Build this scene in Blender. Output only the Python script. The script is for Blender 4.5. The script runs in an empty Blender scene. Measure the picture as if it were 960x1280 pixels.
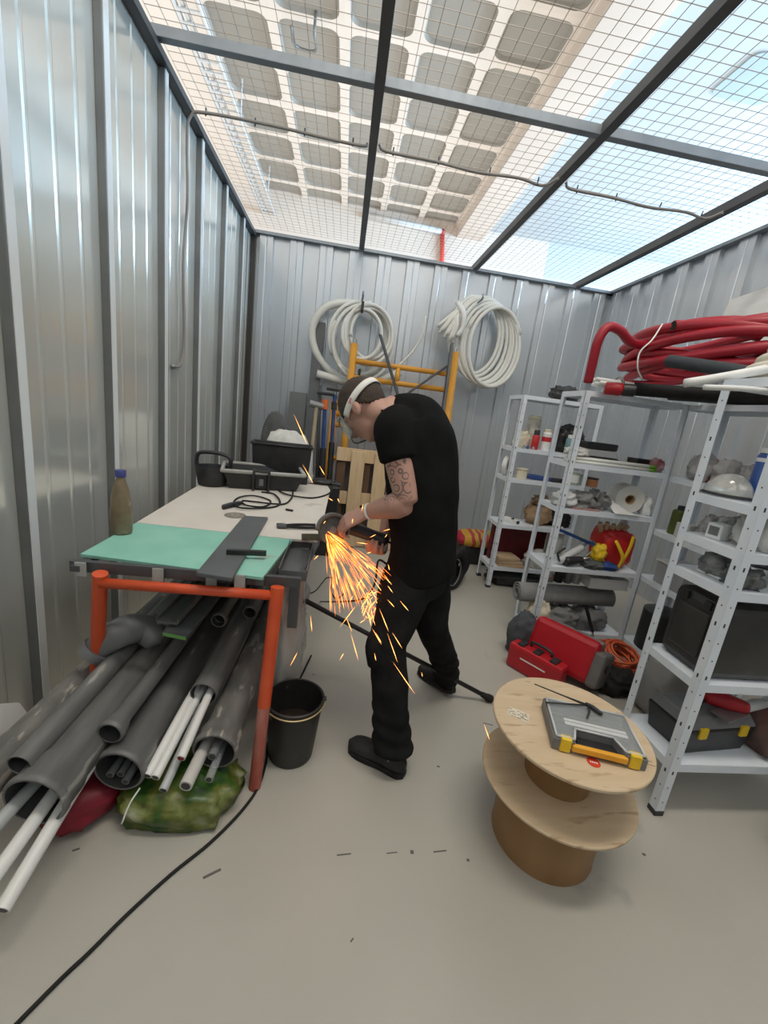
import bpy, math, random
import numpy as np
from mathutils import Vector, Matrix, noise
random.seed(7)
SC = bpy.context.scene
COL = SC.collection
PI = math.pi
# ------------------------------------------------------------------ camera
H, F = 1.515, 520.99
_a, _b, _c = 0.122959542, 0.236250372, 0.128069855
def _rm(a, b, c):
    ca, sa, cb, sb, cc, sc = math.cos(a), math.sin(a), math.cos(b), math.sin(b), math.cos(c), math.sin(c)
    base = np.array([[1,0,0],[0,0,-1],[0,1,0]], float)
    yaw = np.array([[ca,-sa,0],[sa,ca,0],[0,0,1]])
    pit = np.array([[1,0,0],[0,cb,-sb],[0,sb,cb]])
    rol = np.array([[cc,-sc,0],[sc,cc,0],[0,0,1]])
    return rol @ pit @ base @ yaw
RM = _rm(_a, _b, _c)
def ray(x, y): return RM.T @ np.array([(x-480)/F, (y-640)/F, 1.0])
def atz(x, y, z=0.0):
    d = ray(x, y); t = (z-H)/d[2]; return Vector((t*d[0], t*d[1], z))
def aty(x, y, Y):
    d = ray(x, y); t = Y/d[1]; return Vector((t*d[0], Y, H+t*d[2]))
def atx(x, y, X):
    d = ray(x, y); t = X/d[0]; return Vector((X, t*d[1], H+t*d[2]))
cam = bpy.data.cameras.new('camera'); camo = bpy.data.objects.new('camera', cam); COL.objects.link(camo)
cam.sensor_fit = 'VERTICAL'; cam.sensor_height = 24.0; cam.lens = 24.0*F/1280.0; cam.clip_start = 0.02; cam.clip_end = 200
M3 = Matrix([[RM[0][0], -RM[1][0], -RM[2][0]], [RM[0][1], -RM[1][1], -RM[2][1]], [RM[0][2], -RM[1][2], -RM[2][2]]])
camo.matrix_world = Matrix.Translation((0,0,H)) @ M3.to_4x4()
SC.camera = camo
# ------------------------------------------------------------------ light
SC.view_settings.view_transform = 'Standard'; SC.view_settings.look = 'None'
SC.view_settings.gamma = 1.0; SC.view_settings.use_curve_mapping = False
SC.view_settings.exposure = 0.52
W = bpy.data.worlds.new('world'); SC.world = W; W.use_nodes = True
bg = W.node_tree.nodes['Background']; bg.inputs[0].default_value = (1.0, 0.97, 0.92, 1); bg.inputs[1].default_value = 1.08
def area(name, loc, target, sx, sy, power, col):
    l = bpy.data.lights.new(name, 'AREA'); l.shape = 'RECTANGLE'; l.size = sx; l.size_y = sy; l.energy = power; l.color = col
    o = bpy.data.objects.new(name, l); COL.objects.link(o); o.location = loc
    o.rotation_euler = (Vector(target)-Vector(loc)).to_track_quat('-Z', 'Y').to_euler(); return o
area('facade_daylight', (11.5, 5.0, 4.6), (-1.0, 4.5, 3.2), 12, 3.0, 2700, (0.42, 0.70, 1.0))
area('hall_lamp', (0.8, 0.6, 6.2), (0.8, 1.2, 0.0), 3.0, 0.6, 90, (1.0, 0.93, 0.82))

# ------------------------------------------------------------------ materials
MATS = {}
def mat(name, c1, c2=None, scale=6.0, rough=0.5, metal=0.0, bump=0.0, bscale=60.0, stretch=None, stain=None, stain_scale=9.0,
        stain_at=0.62, alpha=1.0, trans=0.0, emit=None, estr=0.0, coat=0.0, sheen=0.0, sss=0.0, spec=0.5):
    if name in MATS: return MATS[name]
    m = bpy.data.materials.new(name); m.use_nodes = True; nt = m.node_tree; N = nt.nodes; L = nt.links
    p = N['Principled BSDF']; p.inputs['Roughness'].default_value = rough; p.inputs['Metallic'].default_value = metal
    p.inputs['Base Color'].default_value = (*c1, 1)
    tc = N.new('ShaderNodeTexCoord'); mp = N.new('ShaderNodeMapping'); L.new(tc.outputs['Object'], mp.inputs[0])
    if stretch: mp.inputs['Scale'].default_value = stretch
    if c2 is not None:
        nz = N.new('ShaderNodeTexNoise'); nz.inputs['Scale'].default_value = scale; nz.inputs['Detail'].default_value = 4
        L.new(mp.outputs[0], nz.inputs['Vector'])
        rp = N.new('ShaderNodeValToRGB'); rp.color_ramp.elements[0].position = 0.34; rp.color_ramp.elements[1].position = 0.68
        rp.color_ramp.elements[0].color = (*c1, 1); rp.color_ramp.elements[1].color = (*c2, 1)
        L.new(nz.outputs['Fac'], rp.inputs[0]); out = rp.outputs[0]
        if stain is not None:
            n2 = N.new('ShaderNodeTexNoise'); n2.inputs['Scale'].default_value = stain_scale; n2.inputs['Detail'].default_value = 6
            L.new(mp.outputs[0], n2.inputs['Vector'])
            r2 = N.new('ShaderNodeValToRGB'); r2.color_ramp.elements[0].position = stain_at; r2.color_ramp.elements[1].position = stain_at+0.06
            L.new(n2.outputs['Fac'], r2.inputs[0])
            mx = N.new('ShaderNodeMixRGB'); L.new(r2.outputs[0], mx.inputs[0]); L.new(out, mx.inputs[1]); mx.inputs[2].default_value = (*stain, 1)
            out = mx.outputs[0]
        L.new(out, p.inputs['Base Color'])
    if bump:
        nb = N.new('ShaderNodeTexNoise'); nb.inputs['Scale'].default_value = bscale; nb.inputs['Detail'].default_value = 3
        L.new(mp.outputs[0], nb.inputs['Vector'])
        bn = N.new('ShaderNodeBump'); bn.inputs['Strength'].default_value = bump; bn.inputs['Distance'].default_value = 0.01
        L.new(nb.outputs['Fac'], bn.inputs['Height']); L.new(bn.outputs[0], p.inputs['Normal'])
    p.inputs['Specular IOR Level'].default_value = spec; p.inputs['Alpha'].default_value = alpha; p.inputs['Transmission Weight'].default_value = trans
    p.inputs['Coat Weight'].default_value = coat; p.inputs['Sheen Weight'].default_value = sheen
    if sss: p.inputs['Subsurface Weight'].default_value = sss; p.inputs['Subsurface Radius'].default_value = (0.02, 0.008, 0.005)
    if emit: p.inputs['Emission Color'].default_value = (*emit, 1); p.inputs['Emission Strength'].default_value = estr
    MATS[name] = m; return m
def node_mat(name, fn, rough=0.5, metal=0.0):
    if name in MATS: return MATS[name]
    m = bpy.data.materials.new(name); m.use_nodes = True; nt = m.node_tree
    p = nt.nodes['Principled BSDF']; p.inputs['Roughness'].default_value = rough; p.inputs['Metallic'].default_value = metal
    fn(nt, p); MATS[name] = m; return m

m_floor = mat('floor_paint', (0.43,0.41,0.36), (0.47,0.45,0.395), 1.6, rough=0.33, bump=0.05, bscale=40, stain=(0.36,0.34,0.31), stain_scale=3.1, stain_at=0.68)
m_wall = mat('galvanised_sheet', (0.72,0.72,0.665), (0.77,0.77,0.715), 3, rough=0.16, metal=0.50, stretch=(1,1,0.15))
m_wallb = mat('zinc_sheet', (0.54,0.58,0.615), (0.61,0.645,0.675), 2.5, rough=0.27, metal=0.45, stretch=(1,1,0.2))
m_stud = mat('stud_steel', (0.17,0.175,0.175), (0.21,0.215,0.21), 5, rough=0.4, metal=0.4)
m_studw = mat('stud_lit_edge', (0.78,0.79,0.78), rough=0.4)  # lit stud face put into the colour, beside the dark stud sides
m_beam = mat('beam_steel', (0.075,0.08,0.085), (0.10,0.105,0.11), 4, rough=0.45, metal=0.3)
m_beam2 = mat('cross_beam_steel', (0.22,0.25,0.28), (0.28,0.31,0.34), 4, rough=0.4, metal=0.5)
m_wire = mat('mesh_wire', (0.36,0.32,0.28), rough=0.45, metal=0.4)
m_cream = mat('hall_plaster', (0.68,0.61,0.54), (0.73,0.66,0.585), 0.8, rough=0.8)
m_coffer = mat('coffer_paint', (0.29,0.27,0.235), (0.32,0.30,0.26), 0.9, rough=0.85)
m_bluewhite = mat('daylight_tinted_plaster', (0.40,0.43,0.44), (0.44,0.47,0.48), 0.7, rough=0.7)  # blue daylight on this bay and wall put into the base colour
m_beige = mat('hall_wall_paint', (0.58,0.50,0.43), (0.63,0.55,0.475), 0.6, rough=0.8)
m_rackw = mat('rack_white_paint', (0.74,0.80,0.87), (0.80,0.85,0.90), 9, rough=0.38, coat=0.1)
m_hole = mat('slot_shade_dark', (0.05,0.055,0.06), rough=0.7)  # shade of the open slots as dark rectangles, no holes cut
m_blackp = mat('black_plastic', (0.018,0.018,0.019), (0.03,0.03,0.032), 12, rough=0.42)
m_blackr = mat('black_rubber', (0.012,0.012,0.012), (0.02,0.02,0.02), 20, rough=0.7, spec=0.3)
m_pipe = mat('grey_pvc', (0.115,0.116,0.112), (0.185,0.185,0.178), 7, rough=0.5, stretch=(3,0.5,3), stain=(0.34,0.34,0.31), stain_scale=7, stain_at=0.61, bump=0.06, bscale=50)
m_pipe2 = mat('grey_pvc_clean', (0.115,0.116,0.116), (0.175,0.177,0.175), 6, rough=0.45, stretch=(3,0.5,3), stain=(0.27,0.27,0.25), stain_scale=8, stain_at=0.63)
m_pipe3 = mat('grey_pvc_muddy', (0.12,0.117,0.11), (0.20,0.195,0.183), 8, rough=0.65, stretch=(2.5,0.8,2.5), stain=(0.36,0.33,0.29), stain_scale=11, stain_at=0.57, bump=0.15, bscale=70)
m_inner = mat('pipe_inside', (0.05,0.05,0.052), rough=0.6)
m_wpipe = mat('white_conduit', (0.74,0.74,0.71), (0.80,0.80,0.77), 6, rough=0.4)
m_gconduit = mat('light_grey_conduit', (0.42,0.44,0.44), (0.48,0.50,0.50), 6, rough=0.42)
m_orange = mat('orange_enamel', (0.62,0.075,0.022), (0.68,0.10,0.03), 8, rough=0.38, stain=(0.55,0.42,0.36), stain_scale=14, stain_at=0.70)
m_redworn = mat('worn_red_enamel', (0.35,0.075,0.05), (0.48,0.20,0.16), 16, rough=0.6, stretch=(1,1,0.3))
m_whiteb = mat('gypsum_white', (0.62,0.57,0.51), (0.68,0.63,0.565), 4, rough=0.75, stain=(0.52,0.48,0.42), stain_scale=4, stain_at=0.64)
m_green = mat('green_plasterboard', (0.22,0.50,0.40), (0.28,0.57,0.47), 5, rough=0.7, stain=(0.30,0.40,0.33), stain_scale=5, stain_at=0.66)
m_gypedge = mat('gypsum_edge', (0.55,0.50,0.42), (0.62,0.58,0.50), 20, rough=0.85)
m_wood = mat('plywood_pale', (0.58,0.44,0.28), (0.64,0.50,0.335), 4, rough=0.6, stretch=(1,6,1), stain=(0.46,0.33,0.20), stain_scale=6, stain_at=0.60)
m_woodd = mat('hardboard_drum', (0.27,0.145,0.058), (0.36,0.205,0.088), 6, rough=0.5, stretch=(1,1,0.25), stain=(0.24,0.12,0.05), stain_scale=6, stain_at=0.63)
m_pallet = mat('pallet_wood', (0.66,0.47,0.27), (0.74,0.56,0.35), 6, rough=0.7, stretch=(6,6,0.6))
m_yel = mat('scaffold_yellow', (0.75,0.36,0.035), (0.68,0.32,0.05), 9, rough=0.45)
m_hosew = mat('white_hose', (0.80,0.80,0.75), (0.74,0.74,0.69), 5, rough=0.4)
m_hoser = mat('red_hose', (0.33,0.010,0.022), (0.40,0.016,0.032), 5, rough=0.42)
m_red = mat('red_plastic', (0.46,0.012,0.022), (0.40,0.01,0.018), 6, rough=0.38)
m_grey = mat('grey_plastic', (0.16,0.165,0.17), (0.20,0.205,0.21), 8, rough=0.5)
m_dgrey = mat('dark_grey_board', (0.085,0.092,0.098), (0.11,0.118,0.124), 5, rough=0.5)
m_lgrey = mat('light_grey_plastic', (0.55,0.56,0.56), (0.60,0.61,0.61), 6, rough=0.5)
m_white = mat('white_plastic', (0.80,0.80,0.78), rough=0.45)
m_cloth = mat('white_cloth', (0.62,0.61,0.57), (0.72,0.71,0.67), 7, rough=0.9, bump=0.4, bscale=25)
m_gcloth = mat('grey_cloth', (0.20,0.20,0.195), (0.27,0.27,0.26), 6, rough=0.9, bump=0.4, bscale=30)
m_felt = mat('grey_felt', (0.22,0.225,0.22), (0.27,0.27,0.265), 20, rough=0.95, bump=0.3, bscale=120)
m_brownbag = mat('brown_paper', (0.34,0.22,0.12), (0.44,0.30,0.18), 8, rough=0.85, bump=0.4, bscale=20)
m_cardb = mat('cardboard', (0.52,0.37,0.22), (0.58,0.42,0.26), 6, rough=0.85)
m_blue = mat('tool_blue', (0.02,0.055,0.20), (0.03,0.08,0.26), 6, rough=0.4)
m_yellow = mat('yellow_plastic', (0.82,0.55,0.02), (0.78,0.50,0.02), 6, rough=0.4)
m_orangep = mat('amber_plastic', (0.80,0.36,0.02), (0.85,0.42,0.03), 9, rough=0.4)
m_cable_o = mat('orange_cable', (0.55,0.10,0.035), rough=0.5)
m_cable_g = mat('grey_cable', (0.25,0.23,0.21), rough=0.5)
m_clear = mat('clear_plastic', (0.70,0.74,0.74), rough=0.12, alpha=0.22)
m_chrome = mat('bright_steel', (0.62,0.62,0.62), rough=0.25, metal=0.9)
m_steel = mat('dull_steel', (0.28,0.28,0.28), (0.36,0.36,0.36), 12, rough=0.4, metal=0.7)
m_tin = mat('tin_green', (0.30,0.38,0.30), (0.36,0.44,0.36), 8, rough=0.4)
m_copper = mat('copper_brown', (0.33,0.13,0.06), (0.40,0.18,0.09), 8, rough=0.4)
m_cream2 = mat('cream_plastic', (0.70,0.64,0.48), (0.76,0.70,0.56), 8, rough=0.5)

# ------------------------------------------------------------------ mesh builder
ORG = {}
LABELS = {}
def tag(o, label=None, cat=None, group=None, kind=None):
    if label: o['label'] = label
    if cat: o['category'] = cat
    if group: o['group'] = group
    if kind: o['kind'] = kind
    return o
def thing(name, loc, label, cat, group=None, kind=None):
    o = bpy.data.objects.new(name, None); COL.objects.link(o); o.location = loc; o.empty_display_size = 0.05
    ORG[o.name] = Vector(loc); return tag(o, label, cat, group, kind)
def frame(axis, ref=None):
    a = Vector(axis).normalized()
    if ref is None: ref = Vector((0,0,1)) if abs(a.z) < 0.9 else Vector((1,0,0))
    s = Vector(ref).cross(a)
    if s.length < 1e-5: s = Vector((1,0,0)).cross(a)
    s.normalize(); return s, a.cross(s).normalized(), a
def catmull(pts, sub):
    if len(pts) < 3 or sub < 2: return list(pts)
    P = [np.array(tuple(p), float) for p in pts]; out = []
    for i in range(len(P)-1):
        p0 = P[i-1] if i else 2*P[0]-P[1]; p1, p2 = P[i], P[i+1]; p3 = P[i+2] if i+2 < len(P) else 2*P[-1]-P[-2]
        for k in range(sub):
            t = k/sub
            out.append(0.5*((2*p1)+(-p0+p2)*t+(2*p0-5*p1+4*p2-p3)*t*t+(-p0+3*p1-3*p2+p3)*t**3))
    out.append(P[-1]); return [Vector(tuple(q)) if len(q) == 3 else q for q in out]
class MB:
    def __init__(s): s.v = []; s.f = []; s.m = []; s.mi = 0; s.X = None
    def mat(s, i): s.mi = i; return s
    def _add(s, vs, fs):
        b = len(s.v); s.v += [Vector(q) for q in vs]
        for f in fs: s.f.append([b+i for i in f]); s.m.append(s.mi)
        return s
    def box(s, c, d, R=None):
        hx, hy, hz = d[0]/2, d[1]/2, d[2]/2; c = Vector(c)
        vs = [Vector((x,y,z)) for z in (-hz,hz) for y in (-hy,hy) for x in (-hx,hx)]
        if R is not None: vs = [R @ q for q in vs]
        return s._add([q+c for q in vs], [(0,2,3,1),(4,5,7,6),(0,1,5,4),(2,6,7,3),(0,4,6,2),(1,3,7,5)])
    def bar(s, p0, p1, w, t, ref=None):
        p0, p1 = Vector(p0), Vector(p1); a, b, d = frame(p1-p0, ref); vs = []
        for p in (p0, p1):
            for u, v in ((-1,-1),(1,-1),(1,1),(-1,1)): vs.append(p+a*(u*w/2)+b*(v*t/2))
        return s._add(vs, [(3,2,1,0),(4,5,6,7),(0,1,5,4),(1,2,6,5),(2,3,7,6),(3,0,4,7)])
    def cyl(s, p0, p1, r0, r1=None, n=16, caps=True):
        r1 = r0 if r1 is None else r1; p0, p1 = Vector(p0), Vector(p1); a, b, _ = frame(p1-p0); vs = []
        for p, r in ((p0,r0),(p1,r1)):
            for i in range(n): t = 2*PI*i/n; vs.append(p+a*(r*math.cos(t))+b*(r*math.sin(t)))
        fs = [(i,(i+1)%n,n+(i+1)%n,n+i) for i in range(n)]
        if caps: fs += [tuple(range(n-1,-1,-1)), tuple(range(n,2*n))]
        return s._add(vs, fs)
    def lathe(s, prof, base=(0,0,0), axis=(0,0,1), n=24, close=False, caps=True):
        a, b, d = frame(axis); base = Vector(base); vs = []; k = len(prof)
        for r, z in prof:
            for i in range(n): t = 2*PI*i/n; vs.append(base+d*z+a*(r*math.cos(t))+b*(r*math.sin(t)))
        fs = []
        for j in range(k-1 if not close else k):
            j2 = (j+1) % k
            for i in range(n): i2 = (i+1)%n; fs.append((j*n+i,j*n+i2,j2*n+i2,j2*n+i))
        if not close and caps:
            if prof[0][0] > 1e-6: fs.append(tuple(range(n-1,-1,-1)))
            if prof[-1][0] > 1e-6: fs.append(tuple(range((k-1)*n,k*n)))
        return s._add(vs, fs)
    def tube(s, pts, r, n=8, sub=1, closed=False, caps=True):
        pts = [Vector(p) for p in pts]
        if sub > 1: pts = catmull(pts, sub)
        rs = r if isinstance(r, (list,tuple)) else [r]*len(pts)
        if len(rs) != len(pts): rs = list(np.interp(np.linspace(0,1,len(pts)), np.linspace(0,1,len(rs)), rs))
        vs = []; k = len(pts); up = None
        for i, p in enumerate(pts):
            q0 = pts[i-1] if i else (pts[-1] if closed else pts[0]); q1 = pts[(i+1)%k] if (i < k-1 or closed) else pts[-1]
            d = (q1-q0); d = d.normalized() if d.length > 1e-9 else Vector((0,0,1))
            if up is None: a, b, _ = frame(d)
            else:
                a = up - d*up.dot(d)
                a = a.normalized() if a.length > 1e-6 else frame(d)[0]
                b = d.cross(a)
            up = a
            for j in range(n): t = 2*PI*j/n; vs.append(p+a*(rs[i]*math.cos(t))+b*(rs[i]*math.sin(t)))
        fs = []
        for i in range(k if closed else k-1):
            i2 = (i+1)%k
            for j in range(n): j2 = (j+1)%n; fs.append((i*n+j,i*n+j2,i2*n+j2,i2*n+j))
        if caps and not closed: fs += [tuple(range(n-1,-1,-1)), tuple(range((k-1)*n,k*n))]
        return s._add(vs, fs)
    def loft(s, cs, rx, ry, side, n=20, sub=4, caps=True, power=2.0):
        """elliptic tube: rx along `side`, ry along the other way"""
        side = Vector(side).normalized(); cs = catmull([Vector(c) for c in cs], sub)
        k = len(cs); f = lambda r: list(np.interp(np.linspace(0,1,k), np.linspace(0,1,len(r)), r))
        rx, ry = f(rx), f(ry); vs = []
        for i, p in enumerate(cs):
            d = (cs[min(i+1,k-1)]-cs[max(i-1,0)]).normalized()
            a = (side-d*side.dot(d)).normalized(); b = d.cross(a)
            for j in range(n):
                t = 2*PI*j/n; c, q = math.cos(t), math.sin(t)
                c = math.copysign(abs(c)**(2/power), c); q = math.copysign(abs(q)**(2/power), q)
                vs.append(p+a*(rx[i]*c)+b*(ry[i]*q))
        fs = [(i*n+j,i*n+(j+1)%n,(i+1)*n+(j+1)%n,(i+1)*n+j) for i in range(k-1) for j in range(n)]
        if caps:
            vs += [cs[0]-(cs[1]-cs[0]).normalized()*min(rx[0],ry[0])*0.5, cs[-1]+(cs[-1]-cs[-2]).normalized()*min(rx[-1],ry[-1])*0.5]
            fs += [((j+1)%n,j,k*n) for j in range(n)] + [((k-1)*n+j,(k-1)*n+(j+1)%n,k*n+1) for j in range(n)]
        return s._add(vs, fs)
    def ell(s, c, r, R=None, nu=16, nv=10, fn=None):
        c = Vector(c); vs = []; fs = []
        for i in range(nv+1):
            th = PI*i/nv
            for j in range(nu):
                ph = 2*PI*j/nu; q = Vector((math.sin(th)*math.cos(ph), math.sin(th)*math.sin(ph), math.cos(th)))
                k = fn(q) if fn else 1.0
                q = Vector((q.x*r[0]*k, q.y*r[1]*k, q.z*r[2]*k))
                if R is not None: q = R @ q
                vs.append(c+q)
        for i in range(nv):
            for j in range(nu): fs.append((i*nu+j,(i+1)*nu+j,(i+1)*nu+(j+1)%nu,i*nu+(j+1)%nu))
        return s._add(vs, fs)
    def prism(s, poly, o, u, v, t):
        """2D outline extruded along u x v by t"""
        o, u, v = Vector(o), Vector(u), Vector(v); w = u.cross(v).normalized()*t; n = len(poly)
        vs = [o+u*a+v*b for a, b in poly]+[o+u*a+v*b+w for a, b in poly]
        return s._add(vs, [tuple(range(n-1,-1,-1)), tuple(range(n,2*n))]+[(i,(i+1)%n,n+(i+1)%n,n+i) for i in range(n)])
    def sheet(s, prof, u, v, o, length, t=0.0):
        """profile polyline (along u, depth along v) extruded upward by length; t = thickness along -v"""
        u, v, o = Vector(u), Vector(v), Vector(o); k = len(prof); up = Vector((0,0,length))
        vs = [o+u*a+v*b for a, b in prof]; vs += [q+up for q in vs[:k]]
        fs = [(i,i+1,k+i+1,k+i) for i in range(k-1)]
        if t:
            vs2 = [q-v*t for q in vs]; b = len(vs); vs += vs2
            fs += [(b+i+1,b+i,b+k+i,b+k+i+1) for i in range(k-1)]
            fs += [(i+1,i,b+i,b+i+1) for i in range(k-1)]+[(k+i,k+i+1,b+k+i+1,b+k+i) for i in range(k-1)]
            fs += [(0,k,b+k,b),(k-1,b+k-1,b+2*k-1,2*k-1)]
        return s._add(vs, fs)
    def xform(s, M, start=0):
        for i in range(start, len(s.v)): s.v[i] = M @ s.v[i]
        return s
    def mesh(s, name, mats, org, smooth):
        me = bpy.data.meshes.new(name)
        me.from_pydata([tuple(q-org) for q in s.v], [], s.f)
        for m in (mats if isinstance(mats, (list,tuple)) else [mats]): me.materials.append(m)
        me.polygons.foreach_set('material_index', s.m)
        if smooth: me.polygons.foreach_set('use_smooth', [True]*len(s.f))
        me.update(); return me
    def build(s, name, mats, parent=None, label=None, cat=None, group=None, kind=None, smooth=False, bev=0.0, auto=None, sub=0):
        if parent is not None: org = ORG[parent.name]
        else:
            lo = [min(q[i] for q in s.v) for i in range(3)]; hi = [max(q[i] for q in s.v) for i in range(3)]
            org = Vector(((lo[0]+hi[0])/2, (lo[1]+hi[1])/2, lo[2]))
        o = bpy.data.objects.new(name, s.mesh(name, mats, org, smooth)); COL.objects.link(o)
        if parent is not None: o.parent = parent
        else: o.location = org
        ORG[o.name] = org.copy()
        if bev:
            b = o.modifiers.new('bevel', 'BEVEL'); b.width = bev; b.segments = 2; b.limit_method = 'ANGLE'; b.angle_limit = 0.6
        if sub:
            b = o.modifiers.new('subsurf', 'SUBSURF'); b.levels = sub; b.render_levels = sub
        if auto is not None:
            try: o.data.set_sharp_from_angle(angle=auto)
            except Exception: pass
        return tag(o, label, cat, group, kind)
def rz(a): return Matrix.Rotation(a, 3, 'Z')
def rot(ax, a): return Matrix.Rotation(a, 3, ax)
def copy_part(o, parent, dloc=(0,0,0), rotz=0.0):
    c = o.copy(); COL.objects.link(c); c.parent = parent; c.location = Vector(o.location)+Vector(dloc); c.rotation_euler = (0,0,rotz)
    ORG[c.name] = ORG[parent.name] if parent else Vector(c.location); return c
def nz(p, s=1.0, seed=0.0): return noise.noise(Vector((p[0]*s+seed*7.31, p[1]*s-seed*3.7, p[2]*s+seed*1.9)))
def lump(c, r, seed, amp=0.25, freq=1.8, R=None, nu=40, nv=26, flat=-0.75, power=1.0):
    """crumpled bag or cloth bundle: displaced ellipsoid with a flat underside resting at c.z"""
    mb = MB()
    def fn(q): return 1.0+amp*nz(q, freq, seed)+amp*0.55*(abs(nz(q, freq*1.9, seed+9))-0.2)+amp*0.45*nz(q, freq*2.8, seed+3)+amp*0.40*abs(nz(q, freq*6, seed+5))
    mb.ell((0,0,0), r, None, nu, nv, fn)
    zf = flat*r[2]
    for i, q in enumerate(mb.v):
        if q.z < zf: q.z = zf+(q.z-zf)*0.04
        if power != 1.0:
            for k in range(3): q[k] = math.copysign((abs(q[k])/r[k])**power*r[k], q[k]) if r[k] else 0
    zmin = min(q.z for q in mb.v)
    for i, q in enumerate(mb.v):
        q = Vector((q.x,q.y,q.z-zmin))
        if R is not None: q = R @ q
        mb.v[i] = q+Vector(c)
    return mb
def mesh_text(body, size, mat_, parent, M, name='lettering', ext=0.0006, label=None):
    cu = bpy.data.curves.new(name, 'FONT'); cu.body = body; cu.size = size; cu.extrude = ext; cu.align_x = 'CENTER'; cu.align_y = 'CENTER'
    t = bpy.data.objects.new('tmp', cu); COL.objects.link(t)
    dg = bpy.context.evaluated_depsgraph_get(); me = bpy.data.meshes.new_from_object(t.evaluated_get(dg))
    bpy.data.objects.remove(t); bpy.data.curves.remove(cu)
    org = ORG[parent.name]
    me.transform(Matrix.Translation(-org) @ M); me.materials.clear(); me.materials.append(mat_); me.name = name
    o = bpy.data.objects.new(name, me); COL.objects.link(o); o.parent = parent; ORG[o.name] = org
    if label: o['label'] = label
    return o
# ================================================================== structure
XL, XR, YB, ZT = -1.246, 3.25, 5.57, 3.30
YF = -1.4
fl = MB().box((1.0, 2.1, -0.05), (4.6, 7.2, 0.1)).build('floor', m_floor, kind='structure')
# ---- left wall: flat sheets with faint pressed lines between steel studs
wl = thing('wall_left', (XL, 2.5, 0), None, None, kind='structure')
SY = [-0.86, -0.205, 0.45, 1.105, 1.76, 2.415, 3.07, 3.725, 4.38, 5.035]
edges = [YF] + SY + [YB]
for i in range(len(edges)-1):
    y0, y1 = edges[i], edges[i+1]
    w = y1-y0; prof = [(0,0)]
    for k in (0.26, 0.5, 0.74):
        prof += [(w*k-0.016,0),(w*k-0.006,0.0035),(w*k+0.006,0.0035),(w*k+0.016,0)]
    prof += [(w,0)]
    MB().sheet(prof, (0,1,0), (1,0,0), (XL,y0,0), ZT-0.02, 0.004).build('panel', m_wall, wl)
for y in SY:
    b = MB().box((XL+0.020, y, ZT/2-0.02), (0.040, 0.05, ZT-0.04)).build('stud', m_stud, wl, bev=0.004)
    MB().box((XL+0.0415, y+0.002, ZT/2-0.02), (0.003, 0.044, ZT-0.05)).build('flange', m_studw, b)
b = MB(); b.bar((XL+0.03,YF,ZT-0.02), (XL+0.03,YB,ZT-0.02), 0.06, 0.04)
b.build('top_rail', m_beam, wl)
# screws
b = MB().box((XL+0.03, YB-0.03, ZT/2), (0.05,0.05,ZT)).build('corner_post', mat('brown_black_steel',(0.045,0.038,0.032),rough=0.5), wl)
# ---- back wall: trapezoidal sheets
wb = thing('wall_back', (1.0, YB, 0), None, None, kind='structure')
def trapez(n, per, rib, dep):
    prof = [(0,0)]
    for k in range(n):
        x = k*per+(per-rib)*0.5
        prof += [(x,0),(x+0.010,dep),(x+rib*0.5-0.012,dep),(x+rib*0.5,dep-0.005),(x+rib*0.5+0.012,dep),(x+rib-0.010,dep),(x+rib,0)]
    return prof+[(n*per,0)]
def clad(parent, o, u, v, L, n, groups, rib, dep):
    per = L/n; k0 = 0
    for g in groups:
        MB().sheet(trapez(g, per, rib, dep), u, v, Vector(o)+Vector(u)*(k0*per), ZT, 0.003).build('cladding_sheet', m_wallb, parent); k0 += g
clad(wb, (XL,YB,0), (1,0,0), (0,-1,0), XR-XL, 13, (3,3,3,4), 0.17, 0.035)
MB().box(((XL+XR)/2, YB-0.03, ZT+0.012), (XR-XL, 0.09, 0.03)).build('top_rail', m_beam2, wb)
# ---- right wall
wr = thing('wall_right', (XR, 3.0, 0), None, None, kind='structure')
clad(wr, (XR,YF,0), (0,1,0), (-1,0,0), YB-YF, 20, (5,5,5,5), 0.18, 0.04)
MB().box((XR-0.03, (YB+YF)/2, ZT+0.012), (0.09, YB-YF, 0.03)).build('top_rail', m_beam2, wr)
wf = thing('wall_front', (1.0, YF, 0), None, None, kind='structure')  # unseen side, added to cut fill light from behind the camera
clad(wf, (XL,YF,0), (1,0,0), (0,1,0), XR-XL, 13, (3,3,3,4), 0.17, 0.030)
# ---- wire mesh roof on steel beams
ce = thing('ceiling', (1.0, 2.5, ZT), None, None, kind='structure')
for i, x in enumerate((0.02, 1.41, 2.745)):
    MB().box((x, (YB+YF)/2, ZT+0.035), (0.06, YB-YF+0.1, 0.07)).build('long_beam', m_beam, ce, bev=0.003)
for y in (2.92, 0.35):
    MB().box(((XL+XR)/2, y, ZT+0.03), (XR-XL, 0.05, 0.055)).build('cross_beam', m_beam2, ce, bev=0.003)
bays = [(XL+0.03, 0.0), (0.04, 1.39), (1.43, 2.725), (2.765, XR-0.03)]
for (x0, x1) in bays:
    b = MB(); zc = ZT+0.075; n = max(2, round((x1-x0)/0.078)); ny = 93; y0, y1 = YF+0.1, YB-0.03
    for k in range(n+1):
        x = x0+(x1-x0)*k/n; b.bar((x,y0,zc), (x,y1,zc), 0.0024, 0.0024)
    for k in range(ny+1):
        y = y0+(y1-y0)*k/ny; b.bar((x0,y,zc+0.003), (x1,y,zc+0.003), 0.0024, 0.0024)
    b.build('wire_mesh', m_wire, ce, kind='stuff')
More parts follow.
